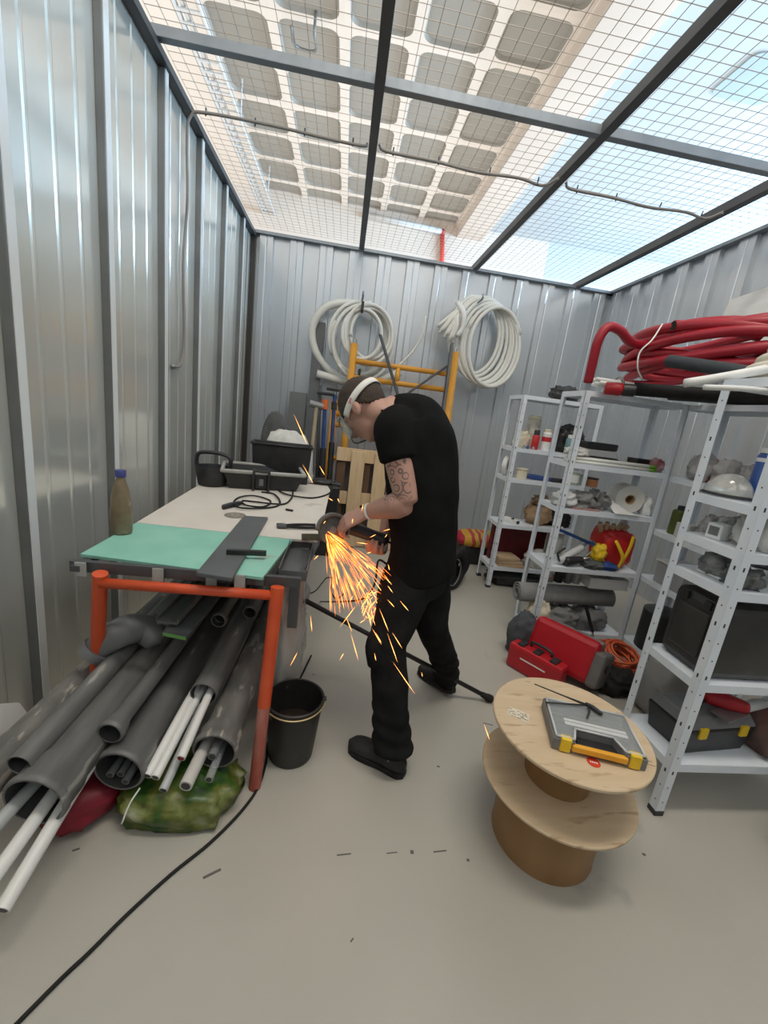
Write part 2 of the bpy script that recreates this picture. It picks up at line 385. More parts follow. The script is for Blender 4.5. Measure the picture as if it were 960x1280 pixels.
# ---- hall above and behind
hc = thing('hall_ceiling', (1.0, 6.0, 6.5), None, None, kind='structure')
ZC = 6.5; PX, PY = 1.0, 0.92
def rsq(h, r, n=5):
    pts = []
    for cx, cy, a0 in ((h-r,h-r,0),(-h+r,h-r,PI/2),(-h+r,-h+r,PI),(h-r,-h+r,1.5*PI)):
        for k in range(n+1): a = a0+k*PI/2/n; pts.append((cx+r*math.cos(a), cy+r*math.sin(a)))
    return pts
def coffer_mesh():
    b = MB(); ring = rsq(0.5, 0.001); hole = rsq(0.425, 0.15); cap = rsq(0.405, 0.14); n = len(hole)
    V = lambda L, z: [Vector((x*PX, y*PY, z)) for x, y in L]
    b._add(V(ring,0)+V(hole,0), [((i+1)%n,i,n+i,n+(i+1)%n) for i in range(n)])
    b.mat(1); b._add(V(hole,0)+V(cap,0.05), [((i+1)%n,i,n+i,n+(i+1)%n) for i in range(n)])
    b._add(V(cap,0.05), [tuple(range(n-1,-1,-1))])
    return b
cm = None
for i in range(-2, 3):
    for j in range(-2, 7):
        x, y = 0.0+i*PX, 6.72+j*PY-0.05*0
        if cm is None:
            cm = coffer_mesh().build('coffer', [m_cream, m_coffer], hc); cm.data.transform(Matrix.Translation(ORG[hc.name])); o = cm
        else: o = cm.copy(); COL.objects.link(o); o.parent = hc
        o.location = Vector((x, y, ZC))-ORG[hc.name]
MB().box((-4.6, 5.5, ZC+0.06), (4.15, 16, 0.12)).build('plain_slab', m_cream, hc)
MB().box((0.0, 1.3, ZC+0.06), (5.0, 6.0, 0.12)).build('plain_slab', m_cream, hc)
MB().box((2.86, 5.5, ZC-0.10), (0.70, 16, 0.34)).build('downstand_beam', m_beige, hc)
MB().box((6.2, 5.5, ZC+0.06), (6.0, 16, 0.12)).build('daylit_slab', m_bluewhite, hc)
m_bcof = mat('daylight_tinted_coffer', (0.30,0.36,0.38), (0.33,0.39,0.41), 0.8, rough=0.85)  # coffer tone shifted bluish, daylight put into the colour
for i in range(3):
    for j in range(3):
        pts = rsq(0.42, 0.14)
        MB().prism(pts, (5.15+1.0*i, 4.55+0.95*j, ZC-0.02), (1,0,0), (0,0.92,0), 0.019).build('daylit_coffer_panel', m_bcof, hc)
hw = thing('hall_wall', (1.0, 12.9, 0), None, None, kind='structure')
MB().box((-1.0, 12.47, 3.6), (12.2, 0.2, 7.2)).build('plaster_wall', m_beige, hw)
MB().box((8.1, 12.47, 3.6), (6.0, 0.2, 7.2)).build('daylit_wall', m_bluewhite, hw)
# services under the slab
ct = thing('cable_tray', atz(300,160,6.0), 'ladder type steel cable tray running under the hall ceiling', 'cable tray')
for x in (-2.52, -2.22): MB().bar((x,2.0,6.0), (x,12.8,6.0), 0.02, 0.07).build('side_rail', m_lgrey, ct)
r0 = None
for k in range(54):
    if r0 is None: r0 = MB().bar((-2.52,2.1,5.975), (-2.22,2.1,5.975), 0.035, 0.02).build('rung', m_lgrey, ct)
    else: copy_part(r0, ct, (0, k*0.2, 0))
MB().tube([(-2.44,2,6.02),(-2.44,12.8,6.02)], 0.03).build('cable', m_lgrey, ct)
for y in (6.0, 8.6, 11.2):
    for x in (-2.55, -2.19): MB().cyl((x,y,5.96), (x,y,ZC), 0.012, n=6).build('hanger_rod', m_lgrey, ct)
du = thing('sprinkler_pipe', (2.35,12.8,5.0), 'grey pipe turning into a red riser on the hall wall', 'pipe')
p1, p2, p3 = aty(455,268,12.29), aty(553,290,12.29), aty(552,352,12.29)
MB().tube([p1, p2], 0.07, 10).build('horizontal_run', m_lgrey, du, smooth=True)
MB().tube([p2, p3], 0.06, 10).build('riser', mat('riser_red',(0.62,0.06,0.04),rough=0.4), du, label='red riser', smooth=True)
MB().ell(p2, (0.074,0.074,0.074)).build('elbow', m_red, du, smooth=True)
hk = atz(380,50,6.35)
MB().tube([hk+Vector((-0.14,-0.25,-0.05)), hk+Vector((-0.13,0.1,-0.02)), hk+Vector((0.15,0.12,-0.02)), hk+Vector((0.16,-0.2,-0.05)), hk+Vector((0.16,-0.2,0.25))], 0.02, 8, sub=3).build(
    'ceiling_bracket', m_stud, label='dark bent bracket hanging inside a ceiling coffer', cat='bracket', smooth=True)
# cable in conduit along the roof and down the left wall
cc = thing('electric_cable', (XL+0.03,3.42,1.6), 'grey electric cable dropping down the left metal wall from the mesh roof', 'cable')
Yc = 3.43
MB().tube([atx(218,459,XL+0.02), atx(226,455,XL+0.03), atx(230,425,XL+0.025), atx(229,330,XL+0.025), (XL+0.03,Yc+0.02,2.75), (XL+0.03,Yc,3.1), (XL+0.05,Yc,3.24), (XL+0.15,Yc,3.275), (XL+0.6,Yc,3.28), (-0.3,Yc+0.01,3.275), (-0.05,Yc,3.27), (-0.02,Yc,3.29)], 0.010, 8, sub=5).build('cable_run', m_cable_g, cc, smooth=True)
for k, x in enumerate((-1.1,-0.78,-0.45,-0.12)): MB().tube([(x,Yc,3.26),(x,Yc+0.012,3.275),(x,Yc,3.305)], 0.005, 6).build('cable_tie', m_blackp, cc)
MB().ell(atx(217,458,XL+0.02), (0.02,0.03,0.02)).build('clip', m_steel, cc)
for lab, x0, x1 in (('electric cable tied under the mesh roof between the two middle beams', 0.06, 1.375), ('electric cable tied under the mesh roof beside the right metal wall', 1.45, 2.71)):
    cb = thing('electric_cable', ((x0+x1)/2,Yc,3.27), lab, 'cable')
    L = x1-x0
    MB().tube([(x0,Yc,3.30),(x0+0.06,Yc+0.02,3.275),(x0+L*0.3,Yc+0.01,3.27),(x0+L*0.55,Yc+0.02,3.262),(x0+L*0.78,Yc,3.268),(x0+L*0.93,Yc+0.02,3.262),(x1,Yc-0.04,3.298)], 0.010, 8, sub=5).build('cable_run', m_cable_g, cb, smooth=True)
    for k in (0.08,0.33,0.62,0.9): MB().tube([(x0+L*k,Yc+0.01,3.255),(x0+L*k,Yc+0.022,3.27),(x0+L*k,Yc+0.01,3.305)], 0.005, 6).build('cable_tie', m_blackp, cb)

# ================================================================== shelving racks
def rack(label, x0, x1, y0, y1, zs, ztop=1.8, slots=(0,)):
    t = thing('shelving_rack', ((x0+x1)/2, (y0+y1)/2, 0), label, 'shelf', 'white metal shelving racks')
    w, th = 0.038, 0.0022
    k = 0
    for (x, sx) in ((x0,1),(x1,-1)):
        for (y, sy) in ((y0,1),(y1,-1)):
            b = MB()
            b.box((x+sx*w/2, y+sy*th/2, ztop/2+0.01), (w, th, ztop-0.02)); b.box((x+sx*th/2, y+sy*w/2, ztop/2+0.01), (th, w, ztop-0.02))
            p = b.build('post', m_rackw, t)
            f = MB().box((x+sx*w/2, y+sy*w/2, 0.012), (w+0.006, w+0.006, 0.024)).build('foot', m_blackp, p, bev=0.003)
            if k in slots:
                b = MB(); z = 0.07; q = 0
                while z < ztop-0.04:
                    q += 1
                    d = (0.007, 0.016) if q % 3 == 0 else (0.005, 0.005)
                    b.box((x+sx*w*0.5, y-sy*0.0004, z), (d[0], 0.001, d[1])); b.box((x-sx*0.0004, y+sy*w*0.5, z), (0.001, d[0], d[1]))
                    z += 0.075
                b.build('painted_slots', m_hole, p, kind='stuff')
            k += 1
    for z in list(zs)+[ztop]:
        b = MB(); e = 0.003
        b.box(((x0+x1)/2, (y0+y1)/2, z-0.002), (x1-x0-2*e, y1-y0-2*e, 0.004))
        for yy in (y0+e, y1-e): b.box(((x0+x1)/2, yy, z-0.017), (x1-x0-2*e, 0.003, 0.034))
        for xx in (x0+e, x1-e): b.box((xx, (y0+y1)/2, z-0.017), (0.003, y1-y0-2*e, 0.034))
        b.build('shelf_board', m_rackw, t)
    return t
RA = dict(x0=1.52, x1=2.27, y0=3.60, y1=3.92)
RB = dict(x0=1.50, x1=2.225, y0=2.61, y1=2.91)
RC = dict(x0=1.47, x1=2.22, y0=1.285, y1=1.59)
RD = dict(x0=2.24, x1=2.55, y0=1.75, y1=2.665)
rack('white metal shelving rack with the paper sack, standing nearest the back wall', **RA, zs=(0.215,0.635,1.067,1.345), slots=(0,))
rack('white metal shelving rack holding the red shopping bag and the paper roll', **RB, zs=(0.11,0.61,1.03,1.34), slots=(0,))
rack('white metal shelving rack with the face shield and big black case', **RC, zs=(0.26,0.64,1.03,1.18,1.35), slots=(0,1))
rack('white metal shelving rack set lengthwise along the right wall between two other racks', **RD, zs=(0.10,0.60,0.945,1.325), slots=(1,))
# ================================================================== work table on the left
ZTB = 0.852      # table top surface
def trestle(label, yb, yt, xa=-0.83, xb=-0.204):
    t = thing('trestle', ((xa+xb)/2, yb, 0), label, 'trestle', 'orange tube trestles')
    r = 0.0255
    for x, xt, y_ in ((xa-0.10, xa+0.02, yb+0.24), (xb, xb+0.022, yb)):
        p0, p1, pm = Vector((x,y_,0)), Vector((xt,yt,0.822)), None
        pm = p0.lerp(p1, 0.42)
        l = MB().tube([pm, p1], r, 14).build('leg', m_orange, t, smooth=True, auto=0.6)
        MB().tube([p0, pm], r*0.94, 14).build('leg_sleeve', m_redworn, l, label='worn reddish lower tube', smooth=True, auto=0.6)
    MB().tube([(xa+0.02,yt-0.004,0.788), (xb+0.022,yt-0.004,0.788)], 0.019, 14).build('top_bar', m_orange, t, smooth=True)
    return t
trestle('orange tube trestle under the green plasterboard edge, with worn reddish feet', 1.385, 1.49)
trestle('orange tube trestle holding the far end of the white board', 3.30, 3.20)
sf = thing('support_frame', (-0.5, 2.4, 0.82), 'black steel bar frame carrying the table boards', 'frame')
for x in (-0.90, -0.25): MB().bar((x,1.50,0.828), (x,3.5,0.828), 0.03, 0.022).build('long_bar', m_beam, sf)
for y in (1.53, 2.0, 2.7, 3.4): MB().bar((-0.93,y,0.829), (-0.10,y,0.829), 0.04, 0.021, (0,1,0)).build('cross_bar', m_beam, sf)
MB().bar((-0.125,1.60,0.60),(-0.125,1.60,0.80),0.04,0.04).build('corner_post', m_beam, sf, bev=0.003)
MB().bar((-0.125,1.60,0.79),(-0.065,2.02,0.835),0.02,0.02).build('brace', m_beam, sf)
MB().bar((-0.28,1.585,0.805),(-0.11,1.60,0.805),0.03,0.03).build('end_bar', m_beam, sf)
tp = mat('masking_tape', (0.30,0.31,0.29), (0.40,0.41,0.38), 14, rough=0.6)
for k, q in enumerate(((117,697),(208,705),(268,715),(300,722))):
    c = atz(q[0], q[1], 0.84)
    MB().box((c.x, 1.505, 0.826), (0.040, 0.006, 0.055), rz(0.03*k)).build('tape_wrap', tp, sf, bev=0.004)
# boards
MB().prism([(-0.93,1.585),(-0.24,1.50),(-0.185,1.98),(-0.93,2.02)], (0,0,ZTB-0.0125), (1,0,0), (0,1,0), 0.0125).build('plasterboard_offcut', [m_green], label='green plasterboard offcut lying on the front of the table', cat='board', bev=0.001)
MB().prism([(-0.93,2.025),(-0.19,1.985),(-0.068,1.99),(-0.06,2.05),(-0.045,3.30),(-0.10,3.62),(-0.97,3.62)], (0,0,ZTB-0.0125), (1,0,0), (0,1,0), 0.0125).build('gypsum_board', [m_whiteb], label='large white gypsum board forming the back of the work table', cat='board', bev=0.001)
# grey trunking beside the green board
b = MB(); x0, x1, y0, y1 = -0.195, -0.085, 1.60, 1.975
b.box(((x0+x1)/2,(y0+y1)/2,0.806), (x1-x0,y1-y0,0.004)); b.box((x0,(y0+y1)/2,0.829),(0.004,y1-y0,0.046)); b.box((x1,(y0+y1)/2,0.829),(0.004,y1-y0,0.046)); b.box(((x0+x1)/2,y0,0.826),(x1-x0,0.004,0.04))
b.build('metal_tray', m_dgrey, label='open dark grey metal tray wedged beside the green board', cat='tray')
# flat duct strip on the table
nl, nr, fr, flf = atz(245,715,0.87), atz(290,722,0.87), atz(335,646,0.87), atz(305,644,0.87)
def slab4(pts, t):
    b = MB(); b._add([Vector(p) for p in pts]+[Vector(p)+Vector((0,0,t)) for p in pts], [(3,2,1,0),(4,5,6,7),(0,1,5,4),(1,2,6,5),(2,3,7,6),(3,0,4,7)]); return b
zz = ZTB+0.001
slab4([(nl.x,nl.y,zz),(nr.x,nr.y,zz),(fr.x,fr.y,zz),(flf.x,flf.y,zz)], 0.016).build('flat_duct', m_dgrey, label='flat dark grey duct strip lying across the green board', cat='duct', bev=0.003)
a, c = atz(283,688,0.885), atz(333,690,0.885)
MB().bar((a.x,a.y,zz+0.0265), (c.x,c.y,zz+0.0265), 0.022, 0.018, (0,1,0)).build('black_bar', m_blackp, label='short black bar resting across the flat duct strip', cat='bar', bev=0.002)
# abrasive disc
c = atz(294,644,ZTB+0.002)
d = thing('abrasive_disc', (c.x,c.y,ZTB), 'grey abrasive cutting disc lying flat on the white board', 'disc')
MB().lathe([(0.011,0.0),(0.056,0.0),(0.057,0.001),(0.056,0.003),(0.011,0.003)], (c.x,c.y,ZTB+0.0005), n=28, close=True).build('disc_body', mat('abrasive',(0.20,0.18,0.15),(0.26,0.23,0.19),30,rough=0.8), d, smooth=True, auto=0.5)
MB().lathe([(0.011,0.0),(0.022,0.0),(0.022,0.0008),(0.011,0.0008)], (c.x,c.y,ZTB+0.0036), n=24, close=True).build('centre_label', mat('disc_label',(0.35,0.30,0.26),rough=0.6), d)
# pincers
pl = thing('pincers', atz(375,657,ZTB), 'pair of dark steel pincers lying on the white board edge', 'pliers')
A, B = atz(346,657,ZTB+0.012), atz(398,658,ZTB+0.012)
dr = (B-A).normalized(); sd = Vector((-dr.y,dr.x,0))
MB().bar(A-dr*0.0, A+dr*0.05, 0.05, 0.018, (0,0,1)).build('jaw', m_beam, pl, bev=0.006)
for s_ in (-1,1): MB().tube([A+dr*0.045+sd*0.008*s_, A+dr*0.09+sd*0.022*s_, A+dr*0.15+sd*0.028*s_, A+dr*0.21+sd*0.026*s_], 0.0075, 10, sub=3).build('handle', m_blackr, pl, smooth=True)
MB().cyl(A+dr*0.042-Vector((0,0,0.011)), A+dr*0.042+Vector((0,0,0.011)), 0.009, n=14).build('pivot', m_chrome, pl)
c = atz(361,639,ZTB); MB().bar(c+Vector((-0.02,0.01,0.007)), c+Vector((0.025,-0.005,0.007)), 0.014, 0.012).build('small_bolt', m_blackp, label='tiny black bolt lying alone on the white board', cat='bolt', bev=0.003)
# bottle of brown liquid by the wall
c = Vector((-0.915,1.86,ZTB))
bt = thing('glue_bottle', c, 'tall cloudy brown plastic bottle with blue cap beside the wall', 'bottle')
mbt = MB().lathe([(0.001,0),(0.038,0.0),(0.042,0.012),(0.043,0.09),(0.040,0.13),(0.036,0.17),(0.029,0.205),(0.022,0.232),(0.016,0.25),(0.018,0.265),(0.001,0.265)], c, n=24)
for i, q in enumerate(mbt.v):
    k = 0.007*nz(q, 26, 2); q.x += k; q.y -= k
mbt.build('bottle_body', mat('brown_bottle',(0.17,0.12,0.07),(0.25,0.19,0.12),14,rough=0.3,stain=(0.35,0.30,0.22),stain_scale=18,stain_at=0.6), bt, smooth=True)
MB().lathe([(0.001,0.252),(0.021,0.252),(0.021,0.278),(0.019,0.281),(0.001,0.281)], c, n=20).build('cap', mat('cap_blue',(0.05,0.06,0.22),rough=0.4), bt, smooth=True, auto=0.6)
# black bucket with a big handle hole
c = Vector(atz(265,606,ZTB))
bk = thing('black_basket', c, 'black plastic basket with carrying handle standing near the wall', 'basket')
R_ = 0.11
mb = MB().lathe([(0.001,0.0),(0.085,0.0),(0.094,0.01),(0.116,0.12),(0.116,0.135),(0.109,0.135),(0.106,0.12),(0.074,0.014),(0.001,0.012)], c, n=28); mb.build('bowl', m_blackp, bk, smooth=True, auto=0.7)
hp = [c+Vector((0.105*math.cos(t), 0.03, 0.105+0.125*math.sin(t))) for t in np.linspace(0,PI,13)]
hp = [c+Vector((-0.105,0.02,0.1)), c+Vector((-0.115,0.02,0.16)), c+Vector((-0.10,0.02,0.215)), c+Vector((-0.03,0.02,0.228)), c+Vector((0.05,0.02,0.225)), c+Vector((0.11,0.02,0.205)), c+Vector((0.118,0.02,0.15)), c+Vector((0.105,0.02,0.1))]
MB().loft(hp, [0.020]*8, [0.014]*8, (0,1,0), n=10, sub=4).build('handle', m_blackp, bk, smooth=True)
# charger / power block
c = atz(326,613,ZTB)
ch = thing('power_block', c, 'black boxy power block with cable standing on the white board', 'charger')
R = rz(0.15)
for dx in (-0.052,0.052): MB().box(c+R@Vector((dx,0,0.07)), (0.016,0.10,0.14), R).build('side_frame', m_blackp, ch, bev=0.006)
MB().box(c+R@Vector((0,0.02,0.06)), (0.09,0.06,0.10), R).build('block_body', m_blackp, ch, bev=0.008)
MB().box(c+R@Vector((0,0,0.143)), (0.12,0.085,0.014), R).build('top_handle', m_blackp, ch, bev=0.005)
MB().box(c+R@Vector((0,-0.012,0.06)), (0.03,0.004,0.05), R).build('face_plate', m_grey, ch, bev=0.001)
# loose cable with a plug
lc = thing('loose_cable', atz(320,632,ZTB), 'black cable looping over the white board with a plug end', 'cable')
z = ZTB+0.006
pts = [(327,615),(342,618),(350,628),(345,633),(325,636),(300,636),(292,628),(300,622),(318,621),(338,626),(330,634),(308,633),(303,626),(320,628),(340,631),(358,629),(366,618),(362,608),(345,606),(352,616),(372,622),(395,622),(413,616),(415,607)]
MB().tube([atz(x,y,z)+Vector((0,0,0.0035*(i%3))) for i,(x,y) in enumerate(pts)], 0.0055, 8, sub=5).build('cord', m_blackr, lc, smooth=True)
a, b2 = atz(279,634,ZTB+0.014), atz(303,628,ZTB+0.014)
MB().loft([a, a.lerp(b2,0.35), a.lerp(b2,0.8), b2], [0.016,0.019,0.015,0.007], [0.012,0.014,0.011,0.006], (0,0,1), n=12, sub=3).build('plug', m_blackp, lc, smooth=True)
# black tote behind and the grey-rimmed tub
def tub(name, label, c, sx, sy, h, R, mb_, mrim, rim=0.012, taper=0.82, cat='tub'):
    t = thing(name, c, label, cat)
    b = MB()
    def ring(s, z, o=0): return [c+R@Vector((x*(sx*s/2+o), y*(sy*s/2+o), z)) for x, y in ((-1,-1),(1,-1),(1,1),(-1,1))]
    vs = ring(taper,0.0)+ring(1,h)+ring(1,h,-0.008)+ring(taper,0.008,-0.008)
    b._add(vs, [(3,2,1,0),(0,1,5,4),(1,2,6,5),(2,3,7,6),(3,0,4,7),(4,5,9,8),(5,6,10,9),(6,7,11,10),(7,4,8,11),(8,9,13,12),(9,10,14,13),(10,11,15,14),(11,8,12,15),(12,13,14,15)])
    b.build('tub_body', mb_, t, bev=0.006)
    rr = ring(1,h,0.004)
    k = MB()
    for i in range(4): k.tube([rr[i], rr[(i+1)%4]], rim, 8)
    k.build('rim', mrim, t, smooth=True)
    return t
c = Vector((-0.55,3.18,ZTB)); R = rz(0.22)
tub('mixing_tub', 'black mixing tub with a cement-splashed pale rim on the table end', c, 0.56, 0.36, 0.13, R, m_blackp, mat('cement_rim',(0.36,0.355,0.33),(0.46,0.45,0.42),16,rough=0.8), 0.014)
c2 = c+Vector((0.05,0.22,0.0))
tt = tub('storage_tote', 'square black storage tote standing behind the mixing tub', Vector((-0.46,3.46,ZTB)), 0.46, 0.20, 0.30, rz(0.12), m_blackp, m_blackp, 0.009, 0.92, 'tote')
# sack with a white cloth behind the table, on a sack stack against the back wall
lump((-0.55,4.25,0.0), (0.30,0.28,0.63), 11, 0.16, 1.3, flat=-0.95).build('rubble_sack', m_cloth, label='white woven sack standing behind the table end', cat='sack', smooth=True)
lump((-0.72,4.75,0.0), (0.17,0.20,0.70), 5, 0.10, 1.2, flat=-0.95).build('dark_sack', mat('dark_sack_cloth',(0.10,0.10,0.10),(0.16,0.16,0.155),7,rough=0.9), label='dark grey sack against the back wall corner', cat='sack', smooth=True)

# ================================================================== pipes under the table
def pipe(p0, d, L, r, m, label, socket=0.0, th=0.005, group=None, inner=None):
    """open pipe whose near mouth is at p0, running along d"""
    p0 = Vector(p0); d = Vector(d).normalized()
    o = 0.010 if socket else 0.0
    prof = []
    if socket: prof = [(r+o-th-0.001,0.0),(r+o,0.0),(r+o+0.004,0.006),(r+o+0.004,0.020),(r+o-0.001,0.027),(r+o,socket-0.02),(r,socket+0.01)]
    else: prof = [(r-th,0.0),(r,0.0)]
    prof += [(r,L),(r-th,L)]
    t = thing('pipe', p0, label, 'pipe', group)
    MB().lathe(prof, p0, d, 28, caps=False).build('pipe_wall', m, t, smooth=True, auto=0.7)
    # inside bore
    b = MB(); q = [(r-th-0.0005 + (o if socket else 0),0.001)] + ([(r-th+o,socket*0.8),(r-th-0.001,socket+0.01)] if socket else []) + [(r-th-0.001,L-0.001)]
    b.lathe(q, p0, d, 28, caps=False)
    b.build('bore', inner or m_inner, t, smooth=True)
    return t
DY = Vector((0.083,0.986,0.11))
def near(px, py, z): return atz(px, py, z)
# big pipes
pd = near(148,965,0.232); pf = near(268,940,0.232); pb = near(42,1003,0.285); pe = near(254,868,0.34)
DG = Vector((0.085,0.986,0.085))
pipe(pb, DG, 2.6, 0.079, m_pipe, 'thick grey pipe with three white rods sticking out of its mouth', 0.11, 0.006)
pipe(pd, DG, 2.5, 0.072, m_pipe2, 'thick clean grey pipe with five thin grey conduits in its mouth', 0.11, 0.006)
pipe(pf, Vector((0.06,0.986,0.10)), 2.3, 0.069, m_pipe3, 'thick muddy grey pipe beside the orange trestle leg', 0.09, 0.006)
pipe(pe, Vector((0.068,0.986,0.10)), 2.1, 0.052, m_pipe, 'medium grey pipe with a bunch of white conduits hanging out', 0.0, 0.004)
pc = near(137,917,0.362)
pipe(pc, DG, 2.2, 0.030, m_pipe2, 'slim grey socketed pipe lying between the two thick pipes', 0.06, 0.004)
pa = near(24,957,0.37); pa0 = near(-30,985,0.28)
pipe(pa, Vector((0.085,0.985,0.10)), 2.3, 0.036, m_pipe, 'slim grey pipe spotted with white paint beside the metal wall', 0.0, 0.004)
pipe(pa0, Vector((0.09,0.985,0.06)), 2.2, 0.062, m_pipe3, 'grey pipe lowest against the left metal wall', 0.0, 0.005)
ph = near(273,776,0.52); ph2 = near(312,766,0.50)
pipe(ph, Vector((0.06,0.99,0.04)), 1.6, 0.022, m_pipe2, 'thin grey pipe lying on top of the pile under the duct strips', 0.04, 0.003)
pipe(ph2, Vector((0.04,0.99,0.12)), 1.5, 0.022, m_pipe2, 'thin grey pipe under the table corner by the trestle leg', 0.05, 0.003)
# rods inside the mouths
def rod(p0, p1, r, m, label, group, sag=0.0, bore=True):
    p0, p1 = Vector(p0), Vector(p1); mid = p0.lerp(p1,0.5)+Vector((0,0,sag))
    t = MB().tube([p0, mid, p1], r, 14, sub=6, caps=True)
    o = t.build('conduit', m, label=label, cat='conduit', group=group, smooth=True, auto=0.8)
    d = (mid-p0).normalized()
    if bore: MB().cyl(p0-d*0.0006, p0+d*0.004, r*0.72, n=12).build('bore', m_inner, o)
    return o
ba = pb+DG.normalized()*0.25
gl = 'white rods in the thickest pipe'
for k, (q, z, off) in enumerate((((-32,1062),0.235,(-0.030,0,-0.034)), ((-14,1105),0.19,(0.006,0,-0.045)), ((2,1138),0.15,(0.040,0,-0.034)))):
    rod(atz(q[0],q[1],z), pb+DG.normalized()*0.35+Vector(off), 0.020, (m_gconduit, m_wpipe, m_wpipe)[k], ('pale grey rod sticking out of the thick pipe mouth','white rod between its two neighbours in the thick pipe mouth','white rod beside the dark red bag in the thick pipe mouth')[k], gl, 0.012)
dd = DG.normalized()
gd = 'thin grey conduits in the clean pipe'
for k, (dx, dz, back) in enumerate(((-0.040,-0.036,-0.02),(-0.012,-0.044,-0.01),(0.018,-0.046,-0.035),(0.036,-0.005,0.03),(0.046,-0.030,0.01))):
    c = pd+Vector((dx,0,dz)); rod(c+dd*(0.04+back), c+dd*0.9, 0.013, m_grey, 'thin grey conduit inside the mouth of the clean thick pipe', gd)
ge = 'conduits hanging out of the medium pipe'
de = Vector((0.07,0.986,0.10)).normalized()
for k, (q, z, off, m_) in enumerate((((184,970),0.215,(-0.026,-0.012),m_wpipe), ((194,972),0.215,(-0.008,-0.030),m_wpipe), ((226,948),0.26,(0.022,-0.010),m_wpipe), ((204,988),0.175,(0.010,-0.034),m_gconduit))):
    o = rod(atz(q[0],q[1],z), pe+de*0.35+Vector((off[0],0,off[1])), 0.0155, m_, ('white conduit of the bunch next to the clean thick pipe','white conduit in the middle of the bunch from the medium pipe','white conduit with a dark red bore hanging from the medium pipe','pale grey conduit drooping lowest below the medium pipe')[k], ge if k < 2 else None, 0.028, bore=(k != 2))
    if k == 2:
        p0 = atz(226,948,0.26); dr = (pe+de*0.35-p0).normalized()
        MB().cyl(p0-dr*0.0008, p0+dr*0.004, 0.0115, n=12).build('bore', mat('dark_red_core',(0.22,0.01,0.02),rough=0.5), o)
df = Vector((0.06,0.986,0.10)).normalized()
rod(atz(232,983,0.205), pf+df*0.6+Vector((-0.030,0,-0.022)), 0.022, mat('stained_white_pipe',(0.55,0.53,0.49),(0.62,0.60,0.56),5,rough=0.5,stain=(0.45,0.25,0.15),stain_scale=7,stain_at=0.64), 'stained white pipe in the mouth of the muddy pipe', None)
rod(atz(265,946,0.235), pf+df*0.6+Vector((0.012,0,0.004)), 0.017, m_grey, 'grey conduit stub inside the mouth of the muddy pipe', None)
rod(atz(261,975,0.205), pf+df*0.6+Vector((0.012,0,-0.034)), 0.014, m_clear, 'clear crumpled tube poking from the muddy pipe', None)
# elbow bend on top of the pile
c = atz(150,800,0.50)
eb = thing('pipe_bend', c, 'grey plastic pipe bend fitting resting on the pipe pile', 'pipe fitting')
MB().loft([atz(118,815,0.445), atz(135,799,0.50), atz(160,787,0.525), atz(180,786,0.51), atz(196,800,0.47)], [0.046,0.054,0.058,0.054,0.046], [0.046,0.054,0.056,0.054,0.046], (0,0,1), n=20, sub=5, power=2.6).build('bend', m_grey, eb, smooth=True)
MB().lathe([(0.038,0),(0.058,0.0),(0.060,0.035),(0.038,0.035)], atz(114,819,0.44), (atz(135,799,0.50)-atz(114,819,0.44)), 20, close=True).build('socket_ring', m_grey, eb, smooth=True, auto=0.7)
# duct strips with a green cut end
for k, (pts, z, lab, m_) in enumerate(((((193,768),(210,769),(300,700),(285,698)),0.56,'flat grey cable trunking piece lying left on the pipe pile',m_grey), (((203,795),(233,801),(318,725),(296,720)),0.555,'wide flat grey strip with a bright green cut end',m_dgrey), (((196,780),(222,782),(310,712),(292,708)),0.585,'grey channel strip on top of the wide flat strip',m_pipe2))):
    P = [atz(x,y,z) for x,y in pts]
    n0, n1 = P[0], P[1]; dv = Vector((0.075,0.99,0.03)).normalized(); L = 0.95
    Q = [n0, n1, n1+dv*L, n0+dv*L]
    t = slab4(Q, 0.012 if k != 1 else 0.018)
    o = t.build('duct_strip', m_, label=lab, cat='duct', bev=0.002)
    if k == 1: slab4([n0+Vector((0.002,-0.0008,0.002)), n1+Vector((-0.002,-0.0008,0.002)), n1+Vector((-0.002,0.0,0.002)), n0+Vector((0.002,0.0,0.002))], 0.014).build('cut_end', mat('cut_green',(0.14,0.36,0.09),rough=0.6), o, label='bright green cut end')
    if k == 2:
        for q in (n0, n1): MB().bar(q+Vector((0,0,0.02)), q+dv*L+Vector((0,0,0.02)), 0.004, 0.02, (0,0,1)).build('lip', m_, o)
# bags the pipes lie on
gbg = node_mat('green_print_bag', lambda nt, p: None, 0.35)
def _green(nt, p):
    N, L = nt.nodes, nt.links
    tc = N.new('ShaderNodeTexCoord'); n1 = N.new('ShaderNodeTexNoise'); n1.inputs['Scale'].default_value = 11; n1.inputs['Detail'].default_value = 7
    L.new(tc.outputs['Object'], n1.inputs['Vector']); r = N.new('ShaderNodeValToRGB'); cr = r.color_ramp
    cr.elements[0].position = 0.30; cr.elements[0].color = (0.01,0.025,0.008,1); cr.elements[1].position = 0.72; cr.elements[1].color = (0.40,0.40,0.28,1)
    e = cr.elements.new(0.42); e.color = (0.035,0.10,0.015,1); e = cr.elements.new(0.52); e.color = (0.12,0.14,0.025,1); e = cr.elements.new(0.60); e.color = (0.20,0.23,0.07,1)
    L.new(n1.outputs['Fac'], r.inputs[0]); L.new(r.outputs[0], p.inputs['Base Color'])
_green(gbg.node_tree, gbg.node_tree.nodes['Principled BSDF'])
gb = thing('printed_bag', (-0.46,1.33,0), 'crumpled green printed plastic bag under the pipe mouths', 'bag')
lump((-0.46,1.335,0.0), (0.205,0.15,0.085), 21, 0.20, 2.4, nu=48, nv=30, flat=-0.6, power=0.75).build('bag_body', gbg, gb, smooth=True)
